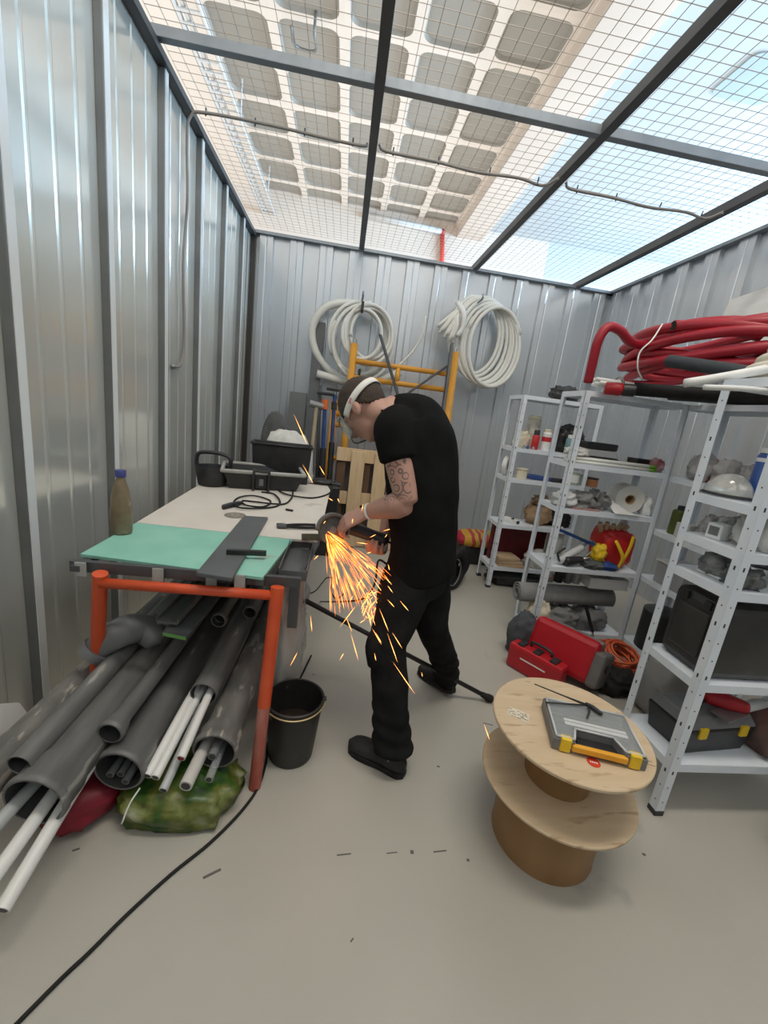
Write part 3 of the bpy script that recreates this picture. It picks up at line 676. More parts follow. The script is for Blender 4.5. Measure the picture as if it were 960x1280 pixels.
MB().tube([atz(152,1030,0.10), atz(162,1005,0.15), atz(175,985,0.17)], 0.003, 6, sub=4).build('seam', m_wpipe, gb, smooth=True)
lump((-0.80,1.36,0.0), (0.15,0.20,0.10), 31, 0.18, 1.8, flat=-0.7).build('red_bag', mat('dark_red_bag',(0.17,0.005,0.015),(0.24,0.01,0.025),6,rough=0.5), label='dark red bag on the floor under the thick pipe', cat='bag', smooth=True)
lump((-0.52,2.9,0.0), (0.40,0.35,0.17), 41, 0.12, 1.5, flat=-0.7).build('rubble_pile_sack', m_gcloth, label='grey sack under the table supporting the far pipe ends', cat='sack', smooth=True)
# plastic film hanging behind the trestle leg
lump((-0.17,1.95,0.0), (0.09,0.22,0.35), 51, 0.35, 2.0, nu=30, nv=24, flat=-0.95).build('plastic_film', mat('milky_film',(0.55,0.55,0.52),rough=0.25,alpha=0.55), label='crumpled milky plastic film hanging below the table corner', cat='film', smooth=True)
# white board leaning at the left wall
b = MB(); b._add([Vector((-1.17,1.0,0.0)),Vector((-1.15,1.60,0.0)),Vector((-1.20,1.54,0.22)),Vector((-1.225,1.0,0.62)),Vector((-1.155,1.0,0.0)),Vector((-1.135,1.60,0.0)),Vector((-1.185,1.54,0.22)),Vector((-1.21,1.0,0.62))], [(0,1,2,3),(7,6,5,4),(0,4,5,1),(1,5,6,2),(2,6,7,3),(3,7,4,0)])
for q in b.v: q.x += 0.03
b.build('white_panel_offcut', m_white, label='white panel offcut leaning on the left metal wall', cat='board', bev=0.001)
# bucket
c = Vector((-0.085,1.565,0))
bu = thing('mortar_bucket', c, 'black mortar bucket splashed with cement beside the orange trestle', 'bucket')
m_bk = mat('splashed_black',(0.014,0.014,0.014),(0.022,0.022,0.022),6,rough=0.5,stain=(0.33,0.32,0.30),stain_scale=8,stain_at=0.64)
MB().lathe([(0.001,0.0),(0.092,0.0),(0.096,0.006),(0.120,0.265),(0.126,0.268),(0.126,0.285),(0.121,0.288),(0.116,0.286),(0.093,0.012),(0.001,0.010)], c, n=36).build('bucket_body', m_bk, bu, smooth=True, auto=0.7)
MB().lathe([(0.001,0.0),(0.1035,0.0),(0.1035,0.002),(0.001,0.004)], c+Vector((0,0,0.14)), n=30).build('dirty_water', mat('dirty_fill',(0.035,0.027,0.02),(0.06,0.048,0.038),9,rough=0.5), bu, smooth=True)
hp = [c+Vector((0.130*math.cos(t), -0.130*abs(math.sin(t))-0.0, 0.279-0.008*math.sin(t))) for t in np.linspace(0.02,PI-0.02,22)]
MB().tube(hp, 0.0032, 8).build('wire_handle', mat('brass_wire',(0.62,0.50,0.28),rough=0.35,metal=0.7), bu, smooth=True)
for s_ in (-1,1): MB().box(c+Vector((0.128*s_,0,0.278)), (0.012,0.02,0.022)).build('handle_lug', m_blackp, bu, bev=0.003)
# cable over the floor
fc = [(16,1284),(60,1240),(110,1192),(160,1142),(215,1092),(262,1054),(300,1016),(322,985),(332,955),(336,925)]
P = [atz(x,y,0.006) for x,y in fc]+[Vector((-0.17,1.75,0.006)),Vector((-0.12,1.95,0.006)),Vector((-0.05,2.3,0.006))]
P[0] = P[0]+Vector((-0.12,-0.2,0))
MB().tube(P, 0.0055, 8, sub=5).build('floor_cable', m_blackr, label='long black cable trailing across the grey floor', cat='cable', smooth=True)
cg = [aty(416,688,2.05), aty(414,700,2.02), aty(408,706,2.1), aty(412,722,2.15), aty(402,742,2.3), atz(392,745,0.2), atz(400,752,0.006), atz(380,748,0.006)]
MB().tube([atz(372,743,0.006), atz(392,740,0.006), atz(403,728,0.006), atz(409,722,0.006), atz(418,724,0.006), atz(413,736,0.006), atz(420,748,0.006), atz(430,742,0.006)], 0.004, 6, sub=5).build('thin_cable', m_blackr, label='thin black wire curling on the floor behind the sparks', cat='cable', smooth=True)
# long rod leaning on the table frame
r0, r1 = Vector((-0.150,2.0,0.545)), Vector(atz(612,873,0.022))
rd = thing('pole', r1, 'long black pole sloping from the table to the floor', 'pole')
MB().tube([r0, r1], 0.0125, 12).build('shaft', m_blackp, rd, smooth=True)
dv = (r1-r0).normalized()
MB().lathe([(0.0126,-0.06),(0.016,-0.05),(0.017,-0.03),(0.022,-0.012),(0.023,0.01),(0.018,0.016),(0.001,0.016)], r1, dv, 14).build('end_cap', m_blackr, rd, smooth=True)
# small debris marks on the floor
mk = thing('floor_scuffs', (0.1,1.1,0), 'thin dark scuffs and chips scattered on the grey floor', 'debris', kind='stuff')
b = MB(); rr = random.Random(3)
for (x,y,l,w,a) in ((265,1092,0.055,0.008,0.5),(515,1065,0.012,0.012,0),(430,1068,0.05,0.004,0.1),(550,1064,0.05,0.004,0.1),(490,1066,0.04,0.003,0.1),(95,1062,0.02,0.006,0.4),(610,905,0.05,0.004,-0.3),(392,843,0.02,0.005,0),(548,958,0.012,0.006,-0.4),(805,1068,0.012,0.008,-0.5),(440,1175,0.012,0.004,0.8),(585,1075,0.01,0.008,0)):
    c = atz(x,y,0.0008); b.box(c, (l,w,0.0012), rz(a))
b.build('chip', mat('scuff',(0.12,0.115,0.105),rough=0.8), mk, kind='stuff')
# ================================================================== wooden cable reel
c = Vector((0.92,1.205,0))
re_ = thing('cable_reel', c, 'stacked wooden cable reels used as a side table', 'cable reel')
def disc(r, z0, z1, name, m_):
    return MB().lathe([(0.001,z0),(r-0.003,z0),(r,z0+0.003),(r,z1-0.003),(r-0.003,z1),(0.001,z1)], c, n=64).build(name, m_, re_, smooth=True, auto=0.5)
MB().lathe([(0.17,0.0),(0.188,0.0),(0.186,0.02),(0.186,0.27),(0.17,0.27)], c, n=48, close=True).build('drum', m_woodd, re_, smooth=True, auto=0.6)
disc(0.272, 0.270, 0.283, 'flange', m_wood)
MB().lathe([(0.10,0.283),(0.115,0.283),(0.115,0.490),(0.10,0.490)], c, n=40, close=True).build('drum', m_woodd, re_, smooth=True, auto=0.6)
top = disc(0.272, 0.490, 0.504, 'flange', m_wood)
zt = 0.5043
s1 = atz(742,953,zt)
MB().lathe([(0.001,0),(0.021,0),(0.021,0.0006),(0.001,0.0006)], s1, n=28).build('red_sticker', mat('sticker_red',(0.62,0.055,0.02),rough=0.5), top, label='round red sticker')
b = MB()
for k in range(4): b.box(s1+Vector((-0.009+k*0.006,0.002-k*0.002,0.001)), (0.004,0.006,0.0004), rz(-0.3))
b.build('sticker_print', m_white, top)
s2 = atz(648,893,zt); R = rz(-0.55)
MB().box(s2+Vector((0,0,0.0002)), (0.075,0.05,0.0005), R).build('paper_label', mat('paper_label',(0.66,0.58,0.44),(0.72,0.65,0.52),20,rough=0.8), top)
b = MB(); rr = random.Random(5)
for k in range(22):
    b.box(s2+R@Vector((rr.uniform(-0.032,0.03),-0.02+0.006*(k%7),0.0006)), (rr.uniform(0.004,0.014),0.0028,0.0004), R)
b.build('label_print', mat('print_dark',(0.16,0.13,0.10),rough=0.8), top, kind='stuff')
b = MB()
for (x,y,l,a) in ((660,852,0.02,-0.2),(805,950,0.05,-0.3),(812,956,0.04,-0.35),(690,928,0.025,0.7),(695,930,0.02,0.9)):
    b.box(atz(x,y,zt)+Vector((0,0,0.0002)), (l,0.002,0.0005), rz(a))
b.build('scratches', mat('print_dark',(0.16,0.13,0.10)), top, kind='stuff')
# organiser case on the reel
oc = thing('organiser_case', atz(740,905,0.505), 'grey organiser case with clear lid and amber latches on the reel', 'case')
z0, z1 = 0.505, 0.553
Q = [atz(694,920,z1), atz(797,945,z1), atz(776,886,z1), atz(678,864,z1)]
ex = (Q[1]-Q[0]); ey = (Q[3]-Q[0]); ex.z = ey.z = 0
lx, ly = ex.length, ey.length; ex.normalize(); ey = Vector((-ex.y,ex.x,0)); o0 = Vector((Q[0].x,Q[0].y,z0))
lx, ly = 0.285, 0.205
h = z1-z0
# bottom outline with handle recess at the front edge
def out(ins=0.0):
    return [(ins,ins),(lx*0.22,ins),(lx*0.27,ly*0.30-ins*0),(lx*0.70,ly*0.30),(lx*0.78,ins),(lx-ins,ins),(lx-ins,ly-ins),(ins,ly-ins)]
MB().prism(out(), o0, ex, ey, 0.010).build('bottom_tray', m_grey, oc, bev=0.003)
b = MB(); P = out(); n = len(P)
for i in range(n):
    a_, b_ = P[i], P[(i+1)%n]
    b.bar(o0+ex*a_[0]+ey*a_[1]+Vector((0,0,h*0.45)), o0+ex*b_[0]+ey*b_[1]+Vector((0,0,h*0.45)), 0.005, h*0.8)
b.build('side_wall', m_grey, oc)
MB().prism(out(0.004), o0+Vector((0,0,h-0.004)), ex, ey, 0.004).build('lid', m_clear, oc, label='clear plastic lid', bev=0.001)
b = MB(); P = out(0.006)
for i in range(n):
    a_, b_ = P[i], P[(i+1)%n]
    b.tube([o0+ex*a_[0]+ey*a_[1]+Vector((0,0,h)), o0+ex*b_[0]+ey*b_[1]+Vector((0,0,h))], 0.004, 6)
b.build('lid_rim', m_lgrey, oc, smooth=True)
for k in range(4): MB().bar(o0+ex*(0.02)+ey*(ly*(0.38+0.14*k))+Vector((0,0,h*0.45)), o0+ex*(lx-0.02)+ey*(ly*(0.38+0.14*k))+Vector((0,0,h*0.45)), 0.003, h*0.7).build('divider', m_grey, oc)
MB().box(o0+ex*(lx*0.55)+ey*(ly*0.52)+Vector((0,0,h-0.012)), (lx*0.72,0.032,0.003), rz(math.atan2(ex.y,ex.x))).build('paper_strip', m_white, oc)
an = rz(math.atan2(ex.y,ex.x))
MB().box(o0+ex*(lx*0.52)+ey*(ly*0.14)+Vector((0,0,h*0.35)), (lx*0.46,ly*0.26,0.01), an).build('recess_shade_plate', m_blackp, oc)  # black plate added as the shade inside the handle recess
MB().box(o0+ex*(lx*0.50)+ey*(-0.002)+Vector((0,0,h*0.5)), (lx*0.60,0.018,0.022), an).build('handle', m_orangep, oc, bev=0.004, label='amber carrying handle')
for k in (0.13,0.88): MB().box(o0+ex*(lx*k)+ey*0.004+Vector((0,0,h*0.55)), (0.034,0.026,h*1.0), an).build('latch', m_yellow, oc, bev=0.004, label='yellow latch')
# glasses and screwdriver on the case
sg = thing('thin_tool', atz(700,880,z1+0.006), 'thin dark tool with clamp lying on the organiser lid', 'tool')
A, B2 = atz(668,855,z1+0.008), atz(735,882,z1+0.008)
MB().tube([A, A.lerp(B2,0.6), B2], [0.002,0.003,0.005], 8).build('shaft', m_blackp, sg, smooth=True)
MB().loft([atz(732,880,z1+0.009), atz(740,884,z1+0.010), atz(748,890,z1+0.009), atz(753,893,z1+0.008)], [0.008,0.010,0.010,0.006], [0.006,0.007,0.007,0.005], (0,0,1), n=10, sub=3).build('grip', m_blackp, sg, smooth=True)
MB().tube([atz(682,878,z1+0.008), atz(712,880,z1+0.008), atz(738,882,z1+0.008)], 0.003, 8).build('cross_shaft', m_blackp, sg, smooth=True)
MB().tube([atz(735,882,z1+0.008), atz(737,890,z1+0.008), atz(734,897,z1+0.006)], 0.0035, 8).build('hook', m_blackp, sg, smooth=True)
# ================================================================== on top of the racks
def coil(c, R, r, turns, seed, axis=(0,0,1), thick=0.06, wob=0.05, n=8, per=40, sx=1.0, sy=1.0, tail=None, spread=None):
    a, b, d = frame(axis); rr = random.Random(seed); pts = []
    ph = rr.uniform(0,6)
    N = int(turns*per)
    k1, k2 = rr.uniform(0,6), rr.uniform(0,6)
    for i in range(N+1):
        t = 2*PI*i/per+ph; u = i/per
        Rk = R*(1+wob*math.sin(u*2.1+k1)+wob*0.6*math.sin(t*2+u*1.3))
        h = thick*(0.5+0.5*math.sin(u*1.7+k2))+thick*0.4*math.sin(t+u*0.9)
        if spread: h += spread*u/turns
        pts.append(Vector(c)+a*(Rk*sx*math.cos(t))+b*(Rk*sy*math.sin(t))+d*(h+thick*0.4))
    if tail: pts += [Vector(q) for q in tail]
    return pts
rc = thing('red_hose_coil', (2.05,2.45,1.80), 'big coil of dark red hose heaped on the shelving top', 'hose')
P = coil((2.06,2.42,1.92), 0.46, 0.026, 6, 4, thick=0.14, wob=0.06, sx=1.15, sy=0.62)
MB().tube(P, 0.027, 10).build('hose_loops', m_hoser, rc, smooth=True)
P = coil((2.02,2.45,2.02), 0.42, 0.026, 4, 9, thick=0.10, wob=0.08, sx=1.2, sy=0.6)
MB().tube(P, 0.027, 10).build('hose_loops', m_hoser, rc, smooth=True)
MB().tube([aty(735,478,2.45), aty(741,452,2.42), aty(748,425,2.4), aty(760,409,2.4), aty(775,413,2.4), aty(785,425,2.42), aty(793,430,2.45), aty(810,432,2.5)], 0.026, 10, sub=6).build('free_loop', m_hoser, rc, smooth=True)
p0, p1 = aty(842,407,2.3), aty(950,420,2.2)
MB().tube([p0, aty(880,408,2.28), aty(915,413,2.22), p1], 0.028, 10, sub=5).build('open_end', m_hoser, rc, smooth=True)
MB().cyl(p0+Vector((-0.004,0,0)), p0+Vector((0.02,0,0)), 0.024, n=14).build('hose_mouth', m_blackr, rc)
MB().tube([aty(828,405,2.2), aty(815,425,2.1), aty(800,440,2.1), aty(797,460,2.1), aty(803,475,2.15)], 0.004, 6, sub=4).build('tie_string', m_wpipe, rc, smooth=True)
# white conduit bundle below the red hose
wbn = thing('conduit_bundle', (1.95,2.5,1.80), 'bundle of white plastic conduits under the red hose coil', 'conduit', 'conduits on the rack tops')
for k in range(7):
    y = 2.66-0.028*(k%4); z = 1.832+0.026*(k//4)+0.004*(k%2)
    MB().tube([(1.56,y,z+0.015), (2.0,y-0.02,z+0.01), (2.5,y-0.12,z)], 0.0125, 8, sub=4).build('conduit', m_wpipe, wbn, smooth=True)
MB().lathe([(0.055,0),(0.06,0),(0.06,0.012),(0.055,0.012)], (1.70,2.62,1.85), (1,0,0), 20, close=True).build('tie', m_cable_g, wbn, smooth=True)
# grey pole roll / black tube and red bottle
rb = thing('red_bottle', aty(775,484,2.58), 'red plastic bottle with black cap lying on the rack top', 'bottle')
p = aty(756,485,2.56); q = aty(777,487,2.52)
MB().lathe([(0.001,0),(0.034,0.0),(0.038,0.008),(0.038,0.085),(0.030,0.105),(0.001,0.105)], p, q-p, 20).build('bottle_body', m_red, rb, smooth=True)
MB().lathe([(0.001,0.10),(0.036,0.10),(0.037,0.11),(0.037,0.165),(0.030,0.17),(0.001,0.17)], p, q-p, 20).build('cap', m_blackp, rb, smooth=True, auto=0.7)
bf = thing('black_foam_roll', (2.2,2.3,1.80), 'long black foam tubes lying along the shelving top', 'foam tube')
MB().tube([(1.80,2.60,1.845),(2.1,2.45,1.85),(2.38,2.2,1.85),(2.42,1.85,1.85)], 0.040, 14, sub=5).build('tube_body', m_blackr, bf, smooth=True)
MB().tube([(2.02,2.56,1.835),(2.30,2.35,1.84),(2.48,2.1,1.84),(2.5,1.8,1.84)], 0.032, 14, sub=5).build('tube_body', m_blackp, bf, smooth=True)
p0, p1 = aty(836,451,2.15), aty(915,463,1.85)
fb = thing('foam_sleeve', p0, 'short charcoal foam sleeve resting on the red hose', 'foam tube')
MB().lathe([(0.018,0.0),(0.030,0.0),(0.031,0.006),(0.031,0.42),(0.018,0.42)], p0, p1-p0, 18, close=True).build('sleeve', mat('charcoal_foam',(0.035,0.042,0.05),rough=0.7), fb, smooth=True, auto=0.7)
# white long pipe on the R3 top plus black sheet
wp = thing('white_pipe', aty(855,478,1.62), 'long white plastic pipe on the rack with the face shield', 'pipe')
MB().tube([aty(856,479,1.66), aty(900,472,1.62), aty(960,461,1.55), aty(1010,452,1.5)], 0.018, 14, sub=4).build('pipe_body', m_wpipe, wp, smooth=True)
MB().tube([aty(880,484,1.45), aty(930,486,1.42), aty(990,492,1.4)], 0.010, 10, sub=4).build('thin_pipe', m_wpipe, wp, smooth=True)
cr = thing('cream_hose_coil', (1.9,1.45,1.80), 'cream hose coil on the rack with the face shield', 'hose')
for k in range(5):
    P = coil((1.72+0.03*k,1.45,1.865+0.040*k), 0.27-0.012*k, 0.022, 1.6, 20+k, thick=0.010, wob=0.02, sx=1.0, sy=0.45)
    MB().tube(P, 0.021, 10).build('hose_loop', mat('cream_hose',(0.70,0.66,0.54),(0.76,0.72,0.60),5,rough=0.4), cr, smooth=True)
# white boards leaning on the right wall
for k in range(3):
    x = 3.185-0.016*k
    MB()._add([Vector((x-0.05,1.5,2.32+0.0*k)),Vector((x-0.05,3.68-0.03*k,2.32)),Vector((x-0.01,3.62-0.05*k,2.80-0.06*k)),Vector((x-0.01,1.5,2.92-0.06*k)),
      Vector((x-0.037,1.5,2.32)),Vector((x-0.037,3.68-0.03*k,2.32)),Vector((x+0.003,3.62-0.05*k,2.80-0.06*k)),Vector((x+0.003,1.5,2.92-0.06*k))],
      [(3,2,1,0),(4,5,6,7),(0,1,5,4),(1,2,6,5),(2,3,7,6),(3,0,4,7)]).build('white_sheet', m_white, label=('large white sheet panel touching the right metal wall','large white sheet panel in the middle of the wall stack','large white sheet panel at the room side of the wall stack')[k], cat='board', group='white sheets on the right wall')
st = thing('wall_ledge', (3.05,2.6,2.30), 'steel bracket ledge under the white sheet panels', 'ledge')
MB().box((3.15,2.6,2.302), (0.16,2.3,0.02)).build('ledge_plate', m_stud, st)
for y in (1.7,2.6,3.5): MB().bar((3.2,y,2.12),(3.08,y,2.29),0.03,0.02).build('bracket_arm', m_stud, st)
# ================================================================== back wall: hoses, scaffold, boards, tools
hb = thing('white_hose_loop', aty(440,430,5.40), 'single thick white pipe loop hanging on the back wall', 'hose')
cx = aty(439,430,5.42); P = []
for t in np.linspace(-1.15*PI-0.35, 0.15*PI+0.35, 40)[::-1]:
    P.append(cx+Vector((0.50*math.cos(t+0.5*PI-0.5*PI), -0.02*math.sin(t), 0.50*math.sin(t))))
P = [aty(500,465,5.35), aty(470,477,5.37), aty(438,478,5.40), aty(412,463,5.40), aty(395,440,5.40), aty(390,415,5.40), aty(397,395,5.40), aty(412,382,5.40), aty(432,379,5.40), aty(455,383,5.40), aty(472,396,5.38), aty(482,416,5.38), aty(482,440,5.36), aty(470,460,5.36), aty(452,473,5.34), aty(430,476,5.32), aty(396,467,5.30)]
MB().tube(P, 0.045, 10, sub=5).build('pipe_loop', m_hosew, hb, smooth=True)
h2 = thing('white_hose_coil', aty(452,430,5.2), 'multi-turn white hose coil tied with black straps on the back wall', 'hose')
cx = aty(457,424,5.22)
for k in range(7):
    Rk = (0.37,0.35,0.38,0.28,0.26,0.31,0.25)[k]; o_ = Vector(((-0.08,-0.05,-0.02,0.02,0.05,0.03,-0.05)[k], -0.03*k+0.1, (0,-0.02,-0.05,0.05,0.06,0.04,0.03)[k]))
    P = coil(cx+o_, Rk, 0.02, 1.15, 40+k, axis=(0.25,-1,0.05), thick=0.015, wob=0.03, sx=0.92, sy=1.1)
    MB().tube(P, 0.021, 8).build('hose_loop', m_hosew, h2, smooth=True)
MB().tube([aty(497,458,5.25), aty(515,440,5.3), aty(527,420,5.3), aty(532,395,5.3)], 0.012, 8, sub=5).build('loose_end', m_hosew, h2, smooth=True)
for q in ((453,384),(449,467)): MB().box(aty(q[0],q[1],5.10), (0.03,0.14,0.10)).build('strap', m_blackp, h2, bev=0.006)
h3 = thing('white_hose_coil', aty(605,430,5.3), 'wide white hose coil hanging alone right of the scaffold frame', 'hose')
cx = aty(604,428,5.32)
for k in range(7):
    P = coil(cx+Vector((0.05*(k-3)*0.8,-0.02*k+0.05,0.035*(k-3)*-0.6)), 0.42-0.006*abs(k-3), 0.02, 1.05, 60+k, axis=(0.12,-1,0.1), thick=0.02, wob=0.02, sx=0.82, sy=1.15)
    MB().tube(P, 0.023, 8).build('hose_loop', m_hosew, h3, smooth=True)
h4 = thing('tied_hose_bundle', aty(567,400,5.2), 'tied bundle of short white hose ends hanging on the back wall', 'hose')
for k in range(7):
    a_, b_ = aty(578-k*1.2,384+k*2.3,5.22-0.02*k), aty(547+k*3.0,408+k*2.6,5.2-0.02*k)
    MB().tube([a_, a_.lerp(b_,0.5)+Vector((0.02,-0.03,0.03+0.012*(k%3))), b_+Vector((0,0,-0.05*(k%2)))], 0.020, 8, sub=4).build('hose_end', m_hosew, h4, smooth=True)
MB().tube([aty(572,378,5.2), aty(580,392,5.1), aty(578,410,5.1), aty(570,420,5.1)], 0.03, 8, sub=4).build('wrap', m_white, h4, smooth=True)
# nails/hooks that carry the coils
for k, (q, lab) in enumerate((((452,381),'steel wall hook under the multi-turn hose coil'), ((590,384),'steel wall hook above the wide hose coil'))):
    p = aty(q[0], q[1], 5.53); MB().tube([p, p+Vector((0,-0.40,0.0)), p+Vector((0,-0.42,0.05))], 0.012, 8).build('wall_hook', m_steel, label=lab, cat='hook', smooth=True)
# scaffold frames (yellow) leaning by the back wall
def scaffold(label, dy, dx=0.0, sc=1.0):
    L0, L1 = aty(443,430,5.05+dy), atz(409,668,0.0); R0, R1 = aty(569,441,5.05+dy), None
    x0 = L0.x+dx; x1 = R0.x+dx
    t = thing('scaffold_frame', (x0, 4.72+dy, 0), label, 'scaffold', 'yellow scaffold frames')
    zt0, zt1 = L0.z*sc, R0.z*sc
    yb, yt = 4.72+dy, 5.05+dy
    at_ = lambda x, z: Vector((x, yb+(yt-yb)*z/2.25, z))
    MB().tube([at_(x0,0.0), at_(x0,zt0)], 0.040, 12).build('post', m_yel, t, smooth=True)
    MB().tube([at_(x1,0.0), at_(x1,zt1)], 0.050, 12).build('post', m_yel, t, smooth=True)
    for z in (2.02*sc, 1.84*sc, 0.9, 0.25):
        MB().tube([at_(x0,z), at_(x1,z)], 0.030, 10).build('rail', m_yel, t, smooth=True)
    xm = x0+(x1-x0)*0.45
    MB().tube([at_(xm,1.84*sc), at_(xm,2.02*sc)], 0.028, 10).build('strut', m_yel, t, smooth=True)
    MB().tube([at_(xm,0.25), at_(xm,0.9)], 0.028, 10).build('strut', m_yel, t, smooth=True)
    for x, z in ((x0,zt0),(x1,zt1)): MB().cyl(at_(x,z-0.01), at_(x,z+0.05), 0.026, n=12).build('spigot', m_steel, t)
    return t
scaffold('yellow tube scaffold frame against the back wall, front one', 0.0)
scaffold('yellow tube scaffold frame tucked behind another at the back wall', 0.16, -0.16, 0.70)
def bar_thing(name, pts, w, t_, m_, label, cat):
    return MB().bar(pts[0], pts[1], w, t_).build(name, m_, label=label, cat=cat, bev=0.004)
bar_thing('cross_brace', (aty(475,418,4.98), aty(499,500,4.80)), 0.05, 0.02, m_beam, 'black flat brace leaning left across the scaffold frame', 'brace')
bar_thing('cross_brace', (aty(561,456,4.98), aty(498,500,4.82)), 0.035, 0.02, m_beam, 'black flat brace running diagonally to the right scaffold post', 'brace')
bar_thing('angle_bar', (aty(565,430,4.97), aty(553,520,4.70)), 0.075, 0.03, m_beam, 'wide black bar standing against the right scaffold post', 'bar')
# pallet
pt = thing('pallet', (0.35,4.45,0), 'pale wooden pallet standing upright behind the worker', 'pallet')
pl0 = aty(424,560,4.45); pr0 = aty(500,560,4.45)
zt = pl0.z; xa, xb = pl0.x-0.02, pr0.x
for z in (zt-0.06, 0.55, 0.08): MB().box(((xa+xb)/2,4.47,z), (xb-xa,0.025,0.14)).build('cross_board', m_pallet, pt, bev=0.004)
n = 3
for k in range(n):
    x = xa+0.23+0.25*k
    MB().box((x,4.43,zt/2), (0.145,0.024,zt-0.02)).build('slat', m_pallet, pt, bev=0.004)
for x in (xa+0.06, (xa+xb)/2, xb-0.06): MB().box((x,4.53,zt/2), (0.09,0.09,zt-0.02)).build('bearer', mat('pallet_dark',(0.10,0.055,0.03),(0.16,0.09,0.05),5,rough=0.8), pt)
MB().box(((xa+xb)/2,4.60,zt/2), (xb-xa,0.02,zt-0.06)).build('backing_sheet', mat('grey_backing',(0.16,0.15,0.15),rough=0.8), pt)
# tall grey boards leaning on the back wall
def lean(px0, px1, pytop, wpx, Ytop, Ybot, m_, label, zb=0.0):
    T = aty(px0, pytop, Ytop); T2 = aty(px1, pytop+4, Ytop); w = T2.x-T.x
    A = Vector((T.x,Ybot,zb)); n_ = Vector((0,-0.03,0.0))
    pts = [A, A+Vector((w,0,0)), Vector((T.x+w,Ytop,T.z)), Vector((T.x,Ytop,T.z))]
    b = MB(); b._add(pts+[q+n_ for q in pts], [(0,1,2,3),(7,6,5,4),(0,4,5,1),(1,5,6,2),(2,6,7,3),(3,7,4,0)])
    return b.build('grey_board', m_, label=label, cat='board', bev=0.003)
lean(394,407,402,0, 5.48, 5.05, m_dgrey, 'tall narrow dark grey board leaning on the back wall')
lean(363,384,489,0, 5.40, 5.10, mat('slate_board',(0.13,0.14,0.145),(0.15,0.16,0.165),5,rough=0.5), 'shorter slate grey board leaning beside the tall one')
# telescopic props and tools
def prop(label, q0, q1, Y0, Y1, parts, group='upright tools behind the table'):
    a_, b_ = aty(q0[0],q0[1],Y0), aty(q1[0],q1[1],Y1); a_ = Vector((a_.x,a_.y,a_.z)); d_ = (a_-b_)
    t = thing('telescopic_prop', b_, label, 'tool')
    for (f0, f1, r_, m_, nm) in parts:
        MB().tube([b_+d_*f0, b_+d_*f1], r_, 12).build(nm, m_, t, smooth=True, auto=0.7)
    s_ = frame(d_)[0]
    MB().bar(a_-Vector((0.09,0,0)), a_+Vector((0.09,0,0)), 0.05, 0.035).build('head_plate', m_blackp, t, bev=0.01)
    return t
m_orj = mat('orange_ring',(0.75,0.16,0.03),rough=0.4)
prop('blue telescopic prop with an orange collar beside the scaffold', (407,492), (400,640), 4.55, 4.42, ((0,0.25,0.03,m_blue,'tube'),(0.25,0.55,0.032,m_blackp,'grip'),(0.55,0.87,0.020,m_blue,'tube'),(0.87,0.95,0.034,m_orj,'collar')))
prop('blue telescopic prop with a plain dark collar beside the scaffold', (419,487), (409,640), 4.58, 4.45, ((0,0.25,0.03,m_blue,'tube'),(0.25,0.58,0.030,m_blackp,'grip'),(0.58,0.96,0.020,m_blue,'tube'),(0.84,0.90,0.03,m_blackp,'collar')))
hm = thing('sledge_hammer', aty(391,620,4.35), 'wooden handled hammer standing head up beside the blue props', 'hammer')
a_, b_ = aty(396,505,4.42), aty(386,600,4.28)
MB().tube([b_, a_], 0.020, 10).build('handle', mat('ash_handle',(0.30,0.24,0.15),(0.38,0.31,0.20),8,rough=0.7), hm, smooth=True)
MB().cyl(a_+Vector((-0.075,-0.02,0.0)), a_+Vector((0.06,0.02,-0.02)), 0.035, n=14).build('head', m_steel, hm)
MB().tube([aty(400,482,4.62), aty(398,540,4.55), aty(396,610,4.45)], 0.018, 8).build('iron_bar', m_beam, label='dark iron bar standing between hammer and blue props', cat='bar', smooth=True)
MB().box(aty(402,604,4.2)+Vector((0.02,0,-0.45)), (0.34,0.24,0.9)).build('tool_bin', m_blackp, label='dark bin behind the table holding the upright tools', cat='bin', bev=0.02)
gl_ = thing('work_glove', aty(411,606,3.5), 'dark work glove with pale cuff lying on the table corner', 'glove')
g0 = Vector((-0.13,3.50,ZTB)); lump(g0, (0.11,0.055,0.028), 71, 0.25, 2.0, flat=-0.8).build('glove_palm', m_blackp, gl_, smooth=True)
lump(g0+Vector((-0.10,0.0,0.0)), (0.045,0.05,0.026), 72, 0.2, 2.0, flat=-0.8).build('cuff', m_lgrey, gl_, smooth=True)
for k in range(4): MB().tube([g0+Vector((0.08,-0.04+0.025*k,0.02)), g0+Vector((0.13,-0.045+0.028*k,0.02)), g0+Vector((0.165,-0.045+0.028*k,0.012))], 0.011, 8, sub=3).build('finger', m_blackp, gl_, smooth=True)
